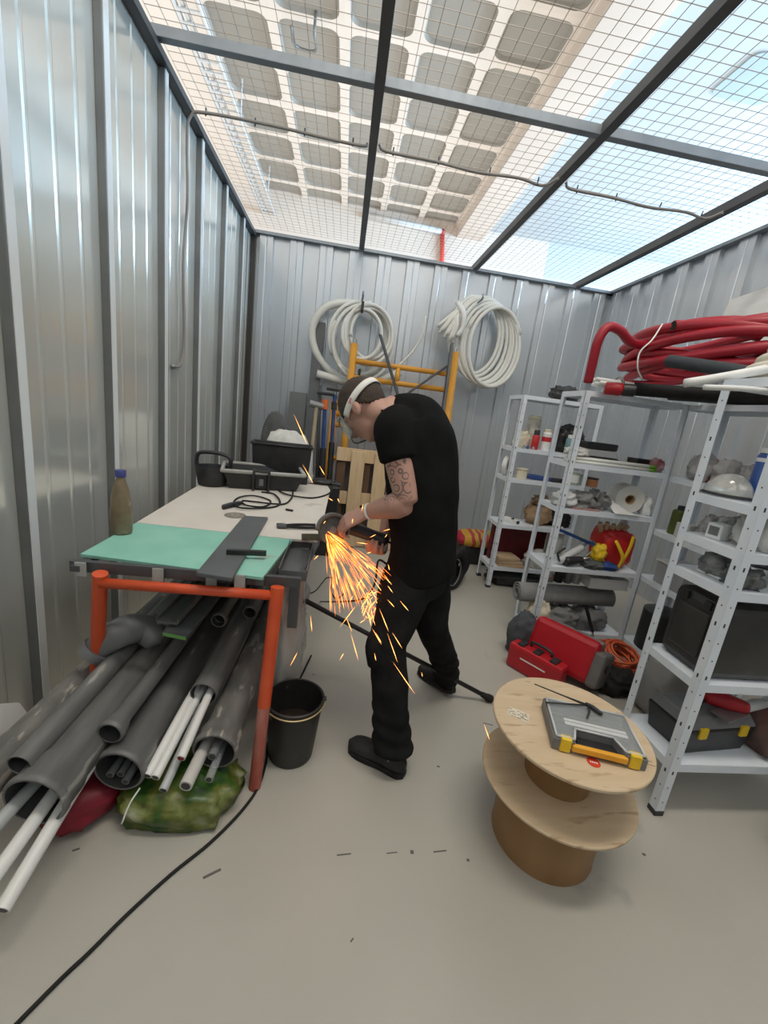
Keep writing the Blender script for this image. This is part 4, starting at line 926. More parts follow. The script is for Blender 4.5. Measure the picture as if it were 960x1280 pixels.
# cement bag, wrapped duct coil on the floor by rack one
def _cem(nt, p):
    N, L = nt.nodes, nt.links
    tc = N.new('ShaderNodeTexCoord'); sx = N.new('ShaderNodeSeparateXYZ'); L.new(tc.outputs['Object'], sx.inputs[0])
    r = N.new('ShaderNodeValToRGB'); r.color_ramp.interpolation = 'CONSTANT'; cr_ = r.color_ramp
    cr_.elements[0].position = 0; cr_.elements[0].color = (0.35,0.01,0.03,1); cr_.elements[1].position = 0.14; cr_.elements[1].color = (0.55,0.30,0.03,1)
    for pos, col in ((0.24,(0.42,0.03,0.03)),(0.30,(0.55,0.36,0.05)),(0.36,(0.42,0.03,0.03)),(0.40,(0.55,0.36,0.05)),(0.46,(0.6,0.05,0.03)),(0.52,(0.44,0.36,0.03)),(0.84,(0.55,0.53,0.44))):
        e = cr_.elements.new(pos); e.color = (*col,1)
    ma = N.new('ShaderNodeMapRange'); ma.inputs[1].default_value = -0.34; ma.inputs[2].default_value = 0.36
    wv = N.new('ShaderNodeTexNoise'); wv.inputs['Scale'].default_value = 6; L.new(tc.outputs['Object'], wv.inputs['Vector'])
    ad = N.new('ShaderNodeMath'); ad.operation = 'MULTIPLY_ADD'; L.new(wv.outputs['Fac'], ad.inputs[0]); ad.inputs[1].default_value = 0.10; L.new(sx.outputs['X'], ad.inputs[2])
    L.new(ad.outputs[0], ma.inputs[0]); L.new(ma.outputs[0], r.inputs[0]); L.new(r.outputs[0], p.inputs['Base Color'])
m_cem = node_mat('cement_bag_print', _cem, 0.6)
cbp = aty(612,676,4.35)
dkb = MB().box((1.72,4.38,0.10), (0.62,0.36,0.20)).build('dark_crate', m_blackp, label='low black crate under the yellow and red bag', cat='crate', bev=0.01)
lump((1.72,4.36,0.202), (0.36,0.20,0.085), 81, 0.10, 1.6, nu=40, nv=20, flat=-0.5, power=0.7).build('cement_bag', m_cem, label='yellow and red printed powder bag lying behind the rack foot', cat='bag', smooth=True)
dc = thing('duct_coil', (1.18,3.60,0), 'coiled black corrugated duct standing on the floor behind the worker', 'hose')
for k in range(5):
    P = coil((1.16+0.03*k,3.52+0.06*k,0.185), 0.145-0.004*k, 0.03, 1.02, 90+k, axis=(0.75,-0.65,0.1), thick=0.01, wob=0.02)
    MB().tube(P, 0.032, 10).build('duct_loop', m_blackr, dc, smooth=True)
P = coil((1.13,3.45,0.185), 0.12, 0.006, 1.0, 99, axis=(0.75,-0.65,0.1), thick=0.005, wob=0.02); MB().tube(P, 0.006, 6).build('tie_wire', m_grey, dc, smooth=True)
# ================================================================== things on the shelves
m_redlab = mat('label_red',(0.55,0.03,0.03),rough=0.4)
m_teal = mat('can_teal',(0.16,0.30,0.32),rough=0.4)
m_bluecan = mat('can_blue',(0.03,0.09,0.34),rough=0.35)
def can(name, label, c, r, h, m_, mcap=None, cap=0.02, capr=0.7, band=None, cat='can', group=None):
    t = thing(name, c, label, cat, group); c = Vector(c)
    MB().lathe([(0.001,0),(r*0.93,0),(r,0.004),(r,h-0.012),(r*0.8,h),(0.001,h)], c, n=20).build('body', m_, t, smooth=True, auto=0.6)
    if mcap: MB().lathe([(0.001,h),(r*capr,h),(r*capr,h+cap*0.85),(r*capr*0.85,h+cap),(0.001,h+cap)], c, n=18).build('cap', mcap, t, smooth=True, auto=0.6)
    if band: MB().lathe([(r*1.001,h*band[0]),(r*1.012,h*band[0]),(r*1.012,h*band[1]),(r*1.001,h*band[1])], c, n=20, close=True).build('label_band', band[2], t, smooth=True, auto=0.6)
    return t
def boxi(name, label, c, d, a, m_, cat='box', lid=None, bev=0.004, group=None):
    t = thing(name, c, label, cat, group); R = rz(a)
    MB().box(Vector(c)+Vector((0,0,d[2]/2)), d, R).build('body', m_, t, bev=bev)
    if lid: MB().box(Vector(c)+Vector((0,0,d[2]+0.006)), (d[0]*1.02,d[1]*1.02,0.012), R).build('lid', lid, t, bev=0.003)
    return t
def bag(name, label, c, r, seed, m_, cat='bag', amp=0.3, a=0.0, freq=2.2):
    return lump(c, r, seed, amp*1.25, freq, R=rz(a), flat=-0.7, nu=36, nv=24, power=0.85).build(name, m_, label=label, cat=cat, smooth=True)
def sh(px, py, z, Y=3.68):
    v = aty(px, py, Y); return Vector((v.x, Y, z))
# ---- rack one (nearest the back wall), shelf tops 0.215 0.635 1.067 1.345
z = 1.345
can('canister', 'white patterned canister standing at the rear of the top storage level', sh(672,551,z)+Vector((0,0.14,0)), 0.062, 0.27, mat('patterned',(0.70,0.68,0.60),(0.40,0.38,0.30),16,rough=0.5), m_cream2, 0.03, 0.9)
can('spray_can', 'red and black spray can beside the white one', sh(668,558,z), 0.033, 0.13, m_redlab, m_blackp, 0.045, 0.8)
can('spray_can', 'white spray can with a red label band', sh(681,559,z), 0.042, 0.165, m_white, m_cream2, 0.03, 0.7, (0.5,0.75,m_redlab))
bag('cloth_bundle', 'cream rag bundle behind the red spray can', sh(659,553,z)+Vector((0,0.12,0)), (0.07,0.06,0.08), 101, m_cream2, 'rag')
for k, (x, r_, m_, lab) in enumerate(((652,0.014,m_steel,'small steel fitting lying on the shelf front beside the cans'),(657,0.012,m_blue,'small blue fitting lying on the shelf front beside the cans'),(664,0.012,m_steel,'small dull fitting just before the red spray can'))):
    c = sh(x,559,z)+Vector((0,-0.045,0)); MB().lathe([(0.004,0),(r_,0),(r_*1.2,0.012),(r_*0.8,0.02),(r_*0.8,0.03),(0.004,0.03)], c+Vector((0,0,0)), n=10).build('pipe_fitting', m_, label=lab, cat='fitting', smooth=True, auto=0.6)
can('paint_can', 'teal spray can seen between the two rack posts', sh(710,562,z), 0.036, 0.14, m_teal, m_white, 0.03, 0.7)
bag('black_bag', 'black bag with raised edges behind the teal can', sh(724,556,z)+Vector((-0.05,0.12,0)), (0.13,0.08,0.13), 103, m_blackp, amp=0.4)
bag('dark_pouch', 'dark pouch lying on top of the far rack', Vector((1.95,3.74,1.80)), (0.12,0.09,0.07), 104, m_blackp)
MB().tube(coil(sh(642,566,z)+Vector((0.03,0.1,0)), 0.02, 0.003, 3, 6, thick=0.01), 0.004, 6).build('wire_twist', m_steel, label='little twist of steel wire by the rear rack post', cat='wire', smooth=True)
z = 1.067
wc = sh(633,598,z)+Vector((0.03,0.12,0.095))
wt = thing('caster_wheel', wc-Vector((0,0,0.095)), 'small black and white wheel standing on the far rack', 'wheel')
MB().lathe([(0.03,-0.02),(0.092,-0.02),(0.092,0.02),(0.03,0.02)], wc, (0.75,-0.6,0), 24, close=True).build('tyre', m_white, wt, smooth=True, auto=0.6)
MB().lathe([(0.001,-0.022),(0.05,-0.022),(0.05,0.022),(0.001,0.022)], wc, (0.75,-0.6,0), 18).build('hub', m_blackp, wt, smooth=True, auto=0.6)
can('cream_jar', 'cream plastic jar on the far rack', sh(651,597,z), 0.05, 0.085, m_cream2, m_cream2, 0.015, 1.04, cat='jar')
bt_ = thing('blue_tool', sh(676,600,z), 'blue handled tool lying beside the cream jar', 'tool')
c = sh(660,594,z)+Vector((0,0.02,0.03)); d_ = sh(690,600,z)+Vector((0,0.02,0.02))
MB().loft([c, c.lerp(d_,0.3), c.lerp(d_,0.7), d_], [0.022,0.026,0.022,0.016], [0.02,0.024,0.02,0.014], (0,0,1), n=12, sub=3).build('handle', m_blue, bt_, smooth=True)
MB().box(d_+Vector((0.06,0.0,0.0)), (0.12,0.06,0.04)).build('tool_head', m_blackp, bt_, bev=0.01)
can('paint_tin', 'green and white paint tin on the far rack', sh(713,609,z), 0.06, 0.12, m_tin, m_lgrey, 0.008, 0.97, (0.2,0.8,m_white), 'tin')
can('paint_tin', 'green paint tin beside the copper jar', sh(726,609,z)+Vector((0.02,0.08,0)), 0.055, 0.10, m_tin, m_lgrey, 0.008, 0.97, None, 'tin')
can('copper_jar', 'copper brown jar with a dark lid on the far rack', sh(738,612,z), 0.05, 0.075, m_copper, m_blackp, 0.014, 1.03, None, 'jar')
z = 0.635
boxi('white_carton', 'flat white carton lying at the left of the paper sack', sh(636,657,z)+Vector((0.02,0.06,0)), (0.10,0.16,0.035), 0.4, m_white)
c = sh(643,656,z)
bt_ = thing('black_clamp', c, 'small black clamp beside the flat white carton', 'clamp'); MB().bar(c+Vector((-0.03,0.04,0.015)), c+Vector((0.04,-0.01,0.015)), 0.03, 0.03).build('jaw', m_blackp, bt_, bev=0.006); MB().bar(c+Vector((-0.02,0.05,0.03)), c+Vector((-0.02,0.0,0.05)), 0.015, 0.015).build('lever', m_blackp, bt_, bev=0.003)
ps = thing('paper_sack', sh(676,657,z)+Vector((0,0.1,0)), 'crumpled brown paper sack with a twisted neck', 'sack')
pc_ = sh(676,657,z)+Vector((0,0.1,0))
lump(pc_, (0.13,0.11,0.11), 110, 0.2, 2.0, flat=-0.8).build('sack_body', m_brownbag, ps, smooth=True)
lump(pc_+Vector((-0.01,0,0.19)), (0.075,0.06,0.05), 111, 0.5, 2.2, flat=-0.8).build('twisted_neck', m_brownbag, ps, smooth=True)
bag('dark_cloth', 'dark cloth beside the paper sack', sh(700,657,z)+Vector((0.02,0.08,0)), (0.10,0.08,0.09), 112, m_blackr, 'cloth')
bag('red_folder', 'dark red folded cover at the back of the far rack', Vector((2.02,3.82,z)), (0.11,0.06,0.14), 113, mat('maroon',(0.14,0.01,0.02),rough=0.6), 'cover', 0.15)
z = 0.215
for k in range(3):
    boxi('paper_pack', ('beige paper pack lowest on the bottom shelf of the far rack','beige paper pack in the middle of its short stack','beige paper pack topmost of its short stack')[k], Vector((1.74-0.02*k,3.715,z+0.031*k)), (0.26-0.02*k,0.20,0.03), 0.08*k-0.1, m_cardb, 'pack', bev=0.006)
bag('rag_pile', 'grey white rag pile beside the beige paper packs', Vector((2.02,3.71,z)), (0.12,0.09,0.09), 115, m_cloth, 'rags')
boxi('maroon_board', 'dark red board standing behind the beige paper packs', Vector((1.86,3.868,0.215)), (0.56,0.07,0.37), 0.0, mat('maroon2',(0.12,0.008,0.015),(0.16,0.012,0.02),5,rough=0.5), 'board')
bag('plastic_sack', 'pale grey plastic sack on the bottom shelf corner', Vector((2.17,3.72,z+0.0)), (0.07,0.09,0.26), 116, m_lgrey, 'sack', 0.15)
bag('black_bundle', 'black bundle on the floor under the far rack', Vector((1.86,3.76,0.0)), (0.30,0.13,0.085), 117, m_blackp, 'bundle', 0.2)
# ---- rack two
z = 1.34
tb = thing('tube_pack', (1.82,2.70,z), 'pack of white plastic tubes with green end caps', 'tube')
for k in range(7):
    y = 2.645+0.022*(k%4); zz_ = z+0.012+0.021*(k//4)
    xr = 2.09+0.02*((k*3)%4)
    MB().tube([(1.515,y,zz_), (xr,y,zz_)], 0.0105, 8).build('white_tube', m_hosew, tb, smooth=True)
    MB().tube([(xr,y,zz_), (xr+0.05,y,zz_)], 0.0115, 8).build('green_cap', mat('cap_green',(0.14,0.34,0.02),rough=0.5), tb, smooth=True)
bag('white_rag', 'crumpled white rag on the left end of the tube pack', Vector((1.585,2.70,z+0.045)), (0.075,0.06,0.032), 121, m_cloth, 'rag')
for k in range(3):
    boxi('plastic_tray', ('black plastic tray lowest of the pile behind the white tubes','grey plastic tray in the middle of the pile behind the tubes','black plastic lid on top of the pile behind the tubes')[k], Vector((1.80,2.83,z+0.05*k)), (0.30-0.03*k,0.13,0.048), 0.03*k, (m_blackp,m_lgrey,m_blackp)[k], 'tray', bev=0.008)
boxi('small_black_box', 'small open black box near the green tube caps', Vector((2.12,2.80,z)), (0.11,0.10,0.075), 0.1, m_blackp)
bag('dark_red_bag', 'dark red and white packaging beside the green tube caps', Vector((2.175,2.69,z)), (0.035,0.05,0.05), 122, mat('pack_red',(0.30,0.02,0.05),(0.45,0.38,0.38),9,rough=0.4), 'packaging')
z = 1.03
bag('bubble_wrap', 'crumpled grey bubble wrap at the left shelf end', Vector((1.58,2.71,z)), (0.07,0.08,0.055), 123, m_lgrey, 'wrap', 0.4)
bag('plastic_bag', 'grey plastic bag with dark contents beside the bubble wrap', Vector((1.71,2.72,z)), (0.075,0.09,0.06), 124, m_gcloth, 'bag', 0.4)
bag('dark_bag', 'dark plastic bag between the wrap and the paper sheets', Vector((1.83,2.73,z)), (0.065,0.08,0.07), 125, mat('film_dark',(0.10,0.10,0.10),(0.30,0.30,0.30),9,rough=0.3), 'bag', 0.45)
MB().box((1.70,2.65,z+0.006), (0.20,0.06,0.012)).build('pink_sheet', mat('pink_card',(0.42,0.24,0.22),rough=0.7), label='thin pinkish card under the grey plastic bag', cat='card')
ppr = MB(); n = 10
vs = []
for i in range(n+1):
    for j in range(5):
        u, v = i/n, j/4; vs.append(Vector((1.90+0.19*u, 2.60+0.16*v, z+0.004+0.055*math.sin(u*3.0+v)*v+0.05*(1-u)*v)))
ppr._add(vs, [(i*5+j,(i+1)*5+j,(i+1)*5+j+1,i*5+j+1) for i in range(n) for j in range(4)])
o = ppr.build('paper_sheet', m_white, label='curled white paper sheet before the paper roll', cat='paper', smooth=True); sm = o.modifiers.new('solid','SOLIDIFY'); sm.thickness = 0.0015
pr_ = thing('paper_roll', (2.07,2.76,z), 'white paper roll lying on its side on the shelf', 'paper roll')
MB().lathe([(0.035,-0.10),(0.095,-0.10),(0.097,-0.095),(0.097,0.08),(0.095,0.085),(0.035,0.085)], (2.07,2.77,z+0.098), (-0.25,-1,0.0), 28, close=True).build('roll', m_cloth, pr_, smooth=True, auto=0.6)
MB().lathe([(0.030,-0.101),(0.036,-0.101),(0.036,0.086),(0.030,0.086)], (2.07,2.77,z+0.098), (-0.25,-1,0.0), 20, close=True).build('core', m_cardb, pr_, smooth=True, auto=0.6)
bag('small_white_bag', 'small white bag beside the paper roll', Vector((2.185,2.70,z)), (0.032,0.05,0.07), 127, m_white, 'bag')
z = 0.61
cg_ = thing('caulking_gun', (1.72,2.68,z), 'black and orange caulking gun lying on the tool shelf', 'tool')
c = Vector((1.62,2.66,z+0.03)); d_ = Vector((1.80,2.72,z+0.13))
MB().cyl(c, d_, 0.026, n=14).build('cartridge', m_lgrey, cg_)
MB().tube([c, c+Vector((-0.03,-0.01,0.06)), c+Vector((0.02,0.0,0.10))], 0.008, 8, sub=3).build('trigger', m_blackp, cg_, smooth=True)
MB().tube([d_, d_+Vector((0.08,0.02,0.05)), d_+Vector((0.10,0.0,0.0)), d_+Vector((0.03,0.0,-0.09))], 0.009, 8, sub=4).build('frame_rod', m_steel, cg_, smooth=True)
bl = thing('blue_level', (1.80,2.75,z), 'long dark blue spirit level propped on the tool shelf', 'level')
MB().bar((1.60,2.78,z+0.24), (2.02,2.70,z+0.12), 0.022, 0.05, (0,1,0)).build('level_body', m_blue, bl, bev=0.003)
MB().box((1.80,2.735,z+0.185), (0.03,0.026,0.03)).build('vial', mat('vial',(0.5,0.65,0.1),rough=0.2), bl)
dr_ = thing('cordless_drill', (1.72,2.64,z), 'black power tool with bright metal nose at the shelf front', 'drill')
c = Vector((1.66,2.645,z+0.035))
MB().loft([c, c+Vector((0.06,0.01,0.008)), c+Vector((0.13,0.02,0.02))], [0.034,0.034,0.022], [0.030,0.030,0.02], (0,0,1), n=14, sub=4).build('tool_body', m_blackp, dr_, smooth=True)
MB().tube([c+Vector((0.12,0.02,0.02)), c+Vector((0.19,0.02,0.04))], [0.01,0.007], 10).build('nose', m_chrome, dr_, smooth=True)
MB().box(c+Vector((0.02,0.05,-0.008)), (0.06,0.08,0.05)).build('battery', m_blackp, dr_, bev=0.008)
for k, (x, m_, lab) in enumerate(((1.88,m_dgrey,'dark grey tool pouch in the middle of the tool shelf'),(1.99,m_blue,'dark blue pouch before the red shopping bag'))):
    bag('tool_pouch', lab, Vector((x,2.68,z)), (0.075,0.07,0.03), 130+k, m_, 'pouch', 0.3)
rbg = thing('shopping_bag', (2.06,2.76,z), 'bright red shopping bag with yellow straps', 'bag')
m_rbag = mat('shopping_red',(0.52,0.012,0.015),(0.60,0.03,0.02),5,rough=0.45)
lump((2.06,2.775,z), (0.135,0.10,0.15), 140, 0.22, 1.9, flat=-0.85, nu=44, nv=30, power=0.55).build('bag_body', m_rbag, rbg, smooth=True)
for k, pts in enumerate((((2.00,2.655,z+0.22),(2.03,2.635,z+0.17),(2.07,2.632,z+0.10),(2.06,2.64,z+0.02)), ((2.13,2.66,z+0.26),(2.12,2.65,z+0.20),(2.10,2.645,z+0.12),(2.09,2.655,z+0.06)))):
    MB().loft([Vector(q) for q in pts], [0.014]*4, [0.004]*4, (1,0,0), n=8, sub=5).build('strap', m_yellow, rbg, smooth=True)
bag('yellow_glove', 'yellow rubber glove hanging from the red shopping bag', Vector((1.925,2.70,z+0.05)), (0.045,0.05,0.07), 141, m_yellow, 'glove', 0.3)
for k in range(5):
    c = Vector((1.95+0.035*k,2.76,z+0.24)); MB().tube([c, c+Vector((-0.05+0.02*k,-0.03,0.08+0.01*(k%2)))], 0.016, 8).build('wood_stick', m_cardb, label='brown stick poking out of the red shopping bag', cat='stick', group='sticks in the red shopping bag', smooth=True)
z = 0.11
fr_ = thing('felt_roll', (1.80,2.68,0.32), 'rolled grey felt mat lying across the low shelf', 'mat')
P = []
for i in range(60):
    t = i/59*2*PI*2.6; r_ = 0.03+0.05*i/59; P.append((r_*math.cos(t), r_*math.sin(t)))
b = MB(); vs = []
A_, B_ = Vector((1.40,2.752,0.345)), Vector((2.15,2.765,0.350)); ax = (B_-A_).normalized(); s_, u_, _ = frame(ax)
for e in (A_, B_): vs += [e+s_*p[0]+u_*p[1] for p in P]
b._add(vs, [(i,i+1,60+i+1,60+i) for i in range(59)])
o = b.build('roll', m_felt, fr_, smooth=True); sm = o.modifiers.new('solid','SOLIDIFY'); sm.thickness = 0.006
bag('cream_cloth', 'folded cream cloth under the felt roll end', Vector((1.575,2.70,z)), (0.075,0.08,0.115), 150, m_cream2, 'cloth', 0.2)
bag('grey_bundle', 'grey dusty cloth bundle on the low shelf', Vector((1.76,2.74,z)), (0.13,0.10,0.085), 151, m_gcloth, 'cloth', 0.35)
bag('grey_helmet_bag', 'dark grey rounded bag at the right of the low shelf', Vector((1.99,2.74,z)), (0.13,0.10,0.09), 152, m_grey, 'bag', 0.25)
sb_ = thing('white_tray', (2.03,2.77,0.45), 'open white plastic tray wedged above the felt roll', 'tray')
b = MB(); b.box((2.05,2.78,0.452), (0.30,0.22,0.006))
for dx in (-0.15,0.15): b.box((2.05+dx,2.78,0.49), (0.005,0.22,0.08))
for dy in (-0.11,0.11): b.box((2.05,2.78+dy,0.49), (0.30,0.005,0.08))
b.build('tray_shell', m_white, sb_)
for k in range(4):
    c = Vector((1.66+0.07*k,2.80,0.43)); can('spray_bottle', ('shiny silver bottle behind the felt roll','black bottle with white cap behind the felt roll','dull steel bottle behind the felt roll','light grey bottle behind the felt roll')[k], c, 0.032, 0.10, (m_chrome,m_blackp,m_steel,m_lgrey)[k], m_blackp if k != 1 else m_white, 0.03, 0.6, None, 'bottle', 'bottles behind the felt roll')
hs = thing('steel_hook_strap', (1.93,2.60,0.25), 'black strap with a bright steel hook hanging from the low shelf', 'strap')
MB().bar((1.87,2.60,0.33), (1.95,2.58,0.15), 0.03, 0.012).build('webbing', m_blackr, hs)
MB().tube([(1.95,2.58,0.15),(1.965,2.575,0.10),(1.95,2.57,0.06),(1.93,2.575,0.08)], 0.007, 8, sub=4).build('hook', m_chrome, hs, smooth=True)
MB().tube([(1.88,2.56,0.12),(1.93,2.54,0.06),(2.0,2.5,0.03),(2.04,2.52,0.05),(1.99,2.55,0.10)], 0.008, 8, sub=4).build('rope', m_cable_g, hs, smooth=True)
# ---- floor before rack two: red cases, cable
R = rz(0.95) @ rot('Y', 0.0)
def oriented(c, ex, ez):
    ex = Vector(ex).normalized(); ez = Vector(ez).normalized(); ey = ez.cross(ex).normalized(); ez = ex.cross(ey)
    return Matrix((ex,ey,ez)).transposed()
rcse = thing('red_tool_case', (1.36,2.20,0), 'red plastic tool case with black catches, standing on its edge', 'case')
def pxbox(p0, p1, zc): pass
Rc = rz(-0.95)
c = Vector(atz(668,838,0.0)); c = Vector((1.36,2.22,0.0))
MB().box(c+Vector((0,0,0.085)), (0.36,0.105,0.17), Rc).build('case_shell', m_red, rcse, bev=0.02)
for k in (-0.11,0.0,0.11): MB().box(c+Rc@Vector((k,0.0,0.172)), (0.045,0.07,0.022), Rc).build('catch', m_blackp, rcse, bev=0.005)
MB().tube([c+Rc@Vector((-0.07,0.03,0.165)), c+Rc@Vector((-0.06,0.03,0.20)), c+Rc@Vector((0.06,0.03,0.20)), c+Rc@Vector((0.07,0.03,0.165))], 0.010, 8, sub=3).build('handle', m_blackp, rcse, smooth=True)
MB().box(c+Rc@Vector((0,-0.0535,0.10)), (0.17,0.002,0.008), Rc).build('white_stripe', m_white, rcse)
rg = thing('red_machine', (1.62,2.18,0), 'red and grey machine housing leaning against the low shelf', 'machine')
Rg = rz(-0.95) @ rot('X', -0.30)
c = Vector((1.545,2.27,0.185))
MB().box(c, (0.42,0.11,0.27), Rg).build('red_cover', m_red, rg, bev=0.035)
MB().box(c+Rg@Vector((0.0,0.085,0.0)), (0.40,0.07,0.27), Rg).build('grey_back', m_grey, rg, bev=0.02)
MB().box(c+Rg@Vector((0.235,0.02,-0.02)), (0.07,0.19,0.22), Rg).build('grey_end', mat('dusty_grey',(0.13,0.12,0.115),(0.17,0.16,0.15),8,rough=0.6), rg, bev=0.02)
MB().cyl(c+Rg@Vector((0.268,0.0,0.0)), c+Rg@Vector((0.273,0.0,0.0)), 0.025, n=16).build('port', m_blackp, rg)
bag('dark_cloth_lump', 'dark grey cloth stuffed behind the red tool case', Vector((1.375,2.48,0.0)), (0.10,0.08,0.17), 160, mat('navy_grey',(0.06,0.065,0.075),rough=0.8), 'cloth', 0.2)
oc_ = thing('orange_cable_coil', (1.96,2.33,0), 'tangled coil of orange extension cable on the floor', 'cable')
MB().tube(coil((1.97,2.33,0.03), 0.115, 0.008, 8, 17, thick=0.07, wob=0.16, per=24), 0.0085, 6).build('cable_loops', m_cable_o, oc_, smooth=True)
MB().tube(coil((1.99,2.33,0.10), 0.10, 0.008, 5, 19, axis=(0.3,-0.5,0.8), thick=0.05, wob=0.2, per=24), 0.0085, 6).build('hose_loops', m_cable_o, oc_, smooth=True)
bag('black_lump', 'black cable pouch under the orange cable coil', Vector((1.86,2.12,0.0)), (0.13,0.09,0.08), 161, m_blackr, 'pouch', 0.3)
bag('grey_canvas', 'grey canvas sheet bundled on the floor inside the rack corner', Vector((2.02,1.92,0.0)), (0.15,0.13,0.24), 162, mat('canvas',(0.24,0.23,0.225),(0.30,0.29,0.28),6,rough=0.9,bump=0.3,bscale=40), 'canvas', 0.18)
boxi('trough', 'white plastic trough on the floor behind the wooden reel', Vector((1.56,1.78,0.0)), (0.30,0.16,0.10), -0.5, m_lgrey, 'trough')
# ---- rack four (along the right wall)
z = 1.325
m_rw = mat('white_red_bag',(0.36,0.35,0.34),(0.48,0.46,0.45),7,rough=0.4,stain=(0.36,0.02,0.04),stain_scale=8,stain_at=0.53)
for k, (y, lab) in enumerate(((2.52,'white packaging bag with red print, nearest the rack corner post'),(2.34,'white packaging bag with red print, second from the rack corner'),(2.17,'white packaging bag with red print, third from the rack corner'))):
    lump((2.37,y,z), (0.075,0.075,0.10-0.01*k), 170+k, 0.3, 2.0, flat=-0.8).build('packaging_bag', m_rw, label=lab, cat='bag', smooth=True)
z = 0.945
can('green_bottle', 'dark green bottle behind the rack corner post', Vector((2.33,2.55,z)), 0.045, 0.17, mat('bottle_green',(0.09,0.11,0.02),rough=0.3), m_blackp, 0.03, 0.5, None, 'bottle')
boxi('grey_carton', 'light grey carton beside the green bottle', Vector((2.33,2.44,z)), (0.12,0.10,0.10), 0.1, m_lgrey)
bag('tangled_parts', 'tangle of grey plastic parts on the right wall rack', Vector((2.38,2.24,z)), (0.10,0.13,0.11), 175, mat('mixed_parts',(0.12,0.12,0.125),(0.42,0.42,0.42),26,rough=0.35), 'parts', 0.35)
bag('tangled_parts', 'second heap of dark plastic parts behind the face shield rack', Vector((2.38,1.98,z)), (0.11,0.13,0.13), 176, mat('mixed_parts2',(0.07,0.07,0.075),(0.25,0.25,0.26),22,rough=0.35), 'parts', 0.35)
z = 0.60
cbx = thing('clear_box', (2.38,2.42,z), 'translucent plastic storage box on the right wall rack', 'box')
MB().box((2.38,2.42,z+0.075), (0.24,0.24,0.15)).build('box_body', mat('translucent',(0.42,0.43,0.45),rough=0.3,alpha=0.7), cbx, bev=0.01)
MB().box((2.38,2.42,z+0.157), (0.255,0.255,0.014)).build('lid', m_lgrey, cbx, bev=0.004)
boxi('cardboard_carton', 'small pale carton beside the translucent box', Vector((2.30,2.20,z)), (0.09,0.11,0.10), 0.1, m_cream2)
bag('red_cable_heap', 'heap of dull red cables on the right wall rack', Vector((2.38,1.98,z)), (0.10,0.11,0.06), 178, mat('dull_red',(0.24,0.06,0.05),(0.10,0.09,0.09),9,rough=0.5), 'cables', 0.4)
z = 0.10
can('black_bucket', 'large black bucket on the bottom of the right wall rack', Vector((2.39,2.48,z)), 0.14, 0.30, m_blackp, None, 0, 0, None, 'bucket')
bag('black_sack', 'black plastic sack on the bottom of the right wall rack', Vector((2.40,2.10,z)), (0.13,0.18,0.19), 180, m_blackp, 'sack', 0.2)
# ---- rack three (face shield)
z = 1.35
fs = thing('face_shield', (1.62,1.42,z), 'clear curved face shield lying on the white rack', 'face shield')
c = Vector((1.565,1.515,z)); b = MB(); vs = []; nu_, nv_ = 16, 9
for j in range(nv_+1):
    for i in range(nu_+1):
        a_ = -1.35+2.7*i/nu_; v = j/nv_
        th_ = v*1.45; vs.append(c+rz(0.5)@Vector((-0.075*math.cos(a_)*math.cos(th_)+0.01, 0.085*math.sin(a_)*math.cos(th_), 0.010+0.085*math.sin(th_))))
b._add(vs, [(j*(nu_+1)+i,j*(nu_+1)+i+1,(j+1)*(nu_+1)+i+1,(j+1)*(nu_+1)+i) for j in range(nv_) for i in range(nu_)])
o = b.build('visor', mat('visor_plastic',(0.62,0.62,0.58),(0.70,0.70,0.66),6,rough=0.10,alpha=0.62,metal=0.25), fs, smooth=True); sm = o.modifiers.new('solid','SOLIDIFY'); sm.thickness = 0.002
MB().tube([vs[i] for i in range(nu_+1)], 0.006, 8).build('rim', m_blackp, fs, smooth=True)
can('blue_can', 'blue can with white top behind the face shield', Vector((1.655,1.475,z)), 0.040, 0.19, m_bluecan, m_white, 0.02, 0.9, (0.82,0.9,m_white))
boxi('dark_case', 'dark grey upright case at the rear behind the blue can', Vector((2.38,1.86,1.327)), (0.20,0.18,0.26), 0.0, m_blackp, 'case', bev=0.015)
z = 1.18
jb = thing('junction_box', (1.58,1.47,z), 'small white junction box with a grey window', 'box')
MB().box((1.56,1.49,z+0.032), (0.075,0.06,0.064), rz(0.2)).build('housing', m_white, jb, bev=0.005)
MB().box(Vector((1.56,1.49,z+0.034))+rz(0.2)@Vector((-0.038,0,0)), (0.002,0.038,0.036), rz(0.2)).build('window', m_grey, jb)
bag('white_cloth_bag', 'white crumpled cloth bag leaning on the junction box', Vector((1.63,1.385,z)), (0.07,0.075,0.085), 190, m_cloth, 'bag', 0.35)
bag('dark_glove', 'dark glove pair at the rear of the junction box level', Vector((1.90,1.45,z)), (0.12,0.09,0.05), 191, m_gcloth, 'gloves', 0.3)
z = 1.03
rp_ = thing('respirator', (1.58,1.47,z), 'grey half mask respirator with a pink filter', 'respirator')
lump((1.575,1.475,z), (0.055,0.06,0.05), 192, 0.25, 2.2, flat=-0.8).build('mask', mat('mask_grey',(0.13,0.13,0.13),(0.40,0.39,0.38),18,rough=0.4), rp_, smooth=True)
MB().lathe([(0.001,0),(0.030,0),(0.032,0.01),(0.030,0.024),(0.001,0.026)], (1.605,1.435,z+0.045), (-0.4,-0.4,0.8), 18).build('filter', mat('pink_filter',(0.60,0.26,0.20),rough=0.6), rp_, smooth=True)
bag('cable_knot', 'knot of dark grey cables beside the respirator', Vector((1.59,1.37,z)), (0.06,0.055,0.045), 193, mat('cable_dark',(0.05,0.05,0.05),(0.24,0.24,0.24),30,rough=0.4), 'cables', 0.4)
tm = thing('tape_measure', (1.80,1.33,z), 'yellow and black tape measure on the white rack', 'tape measure')
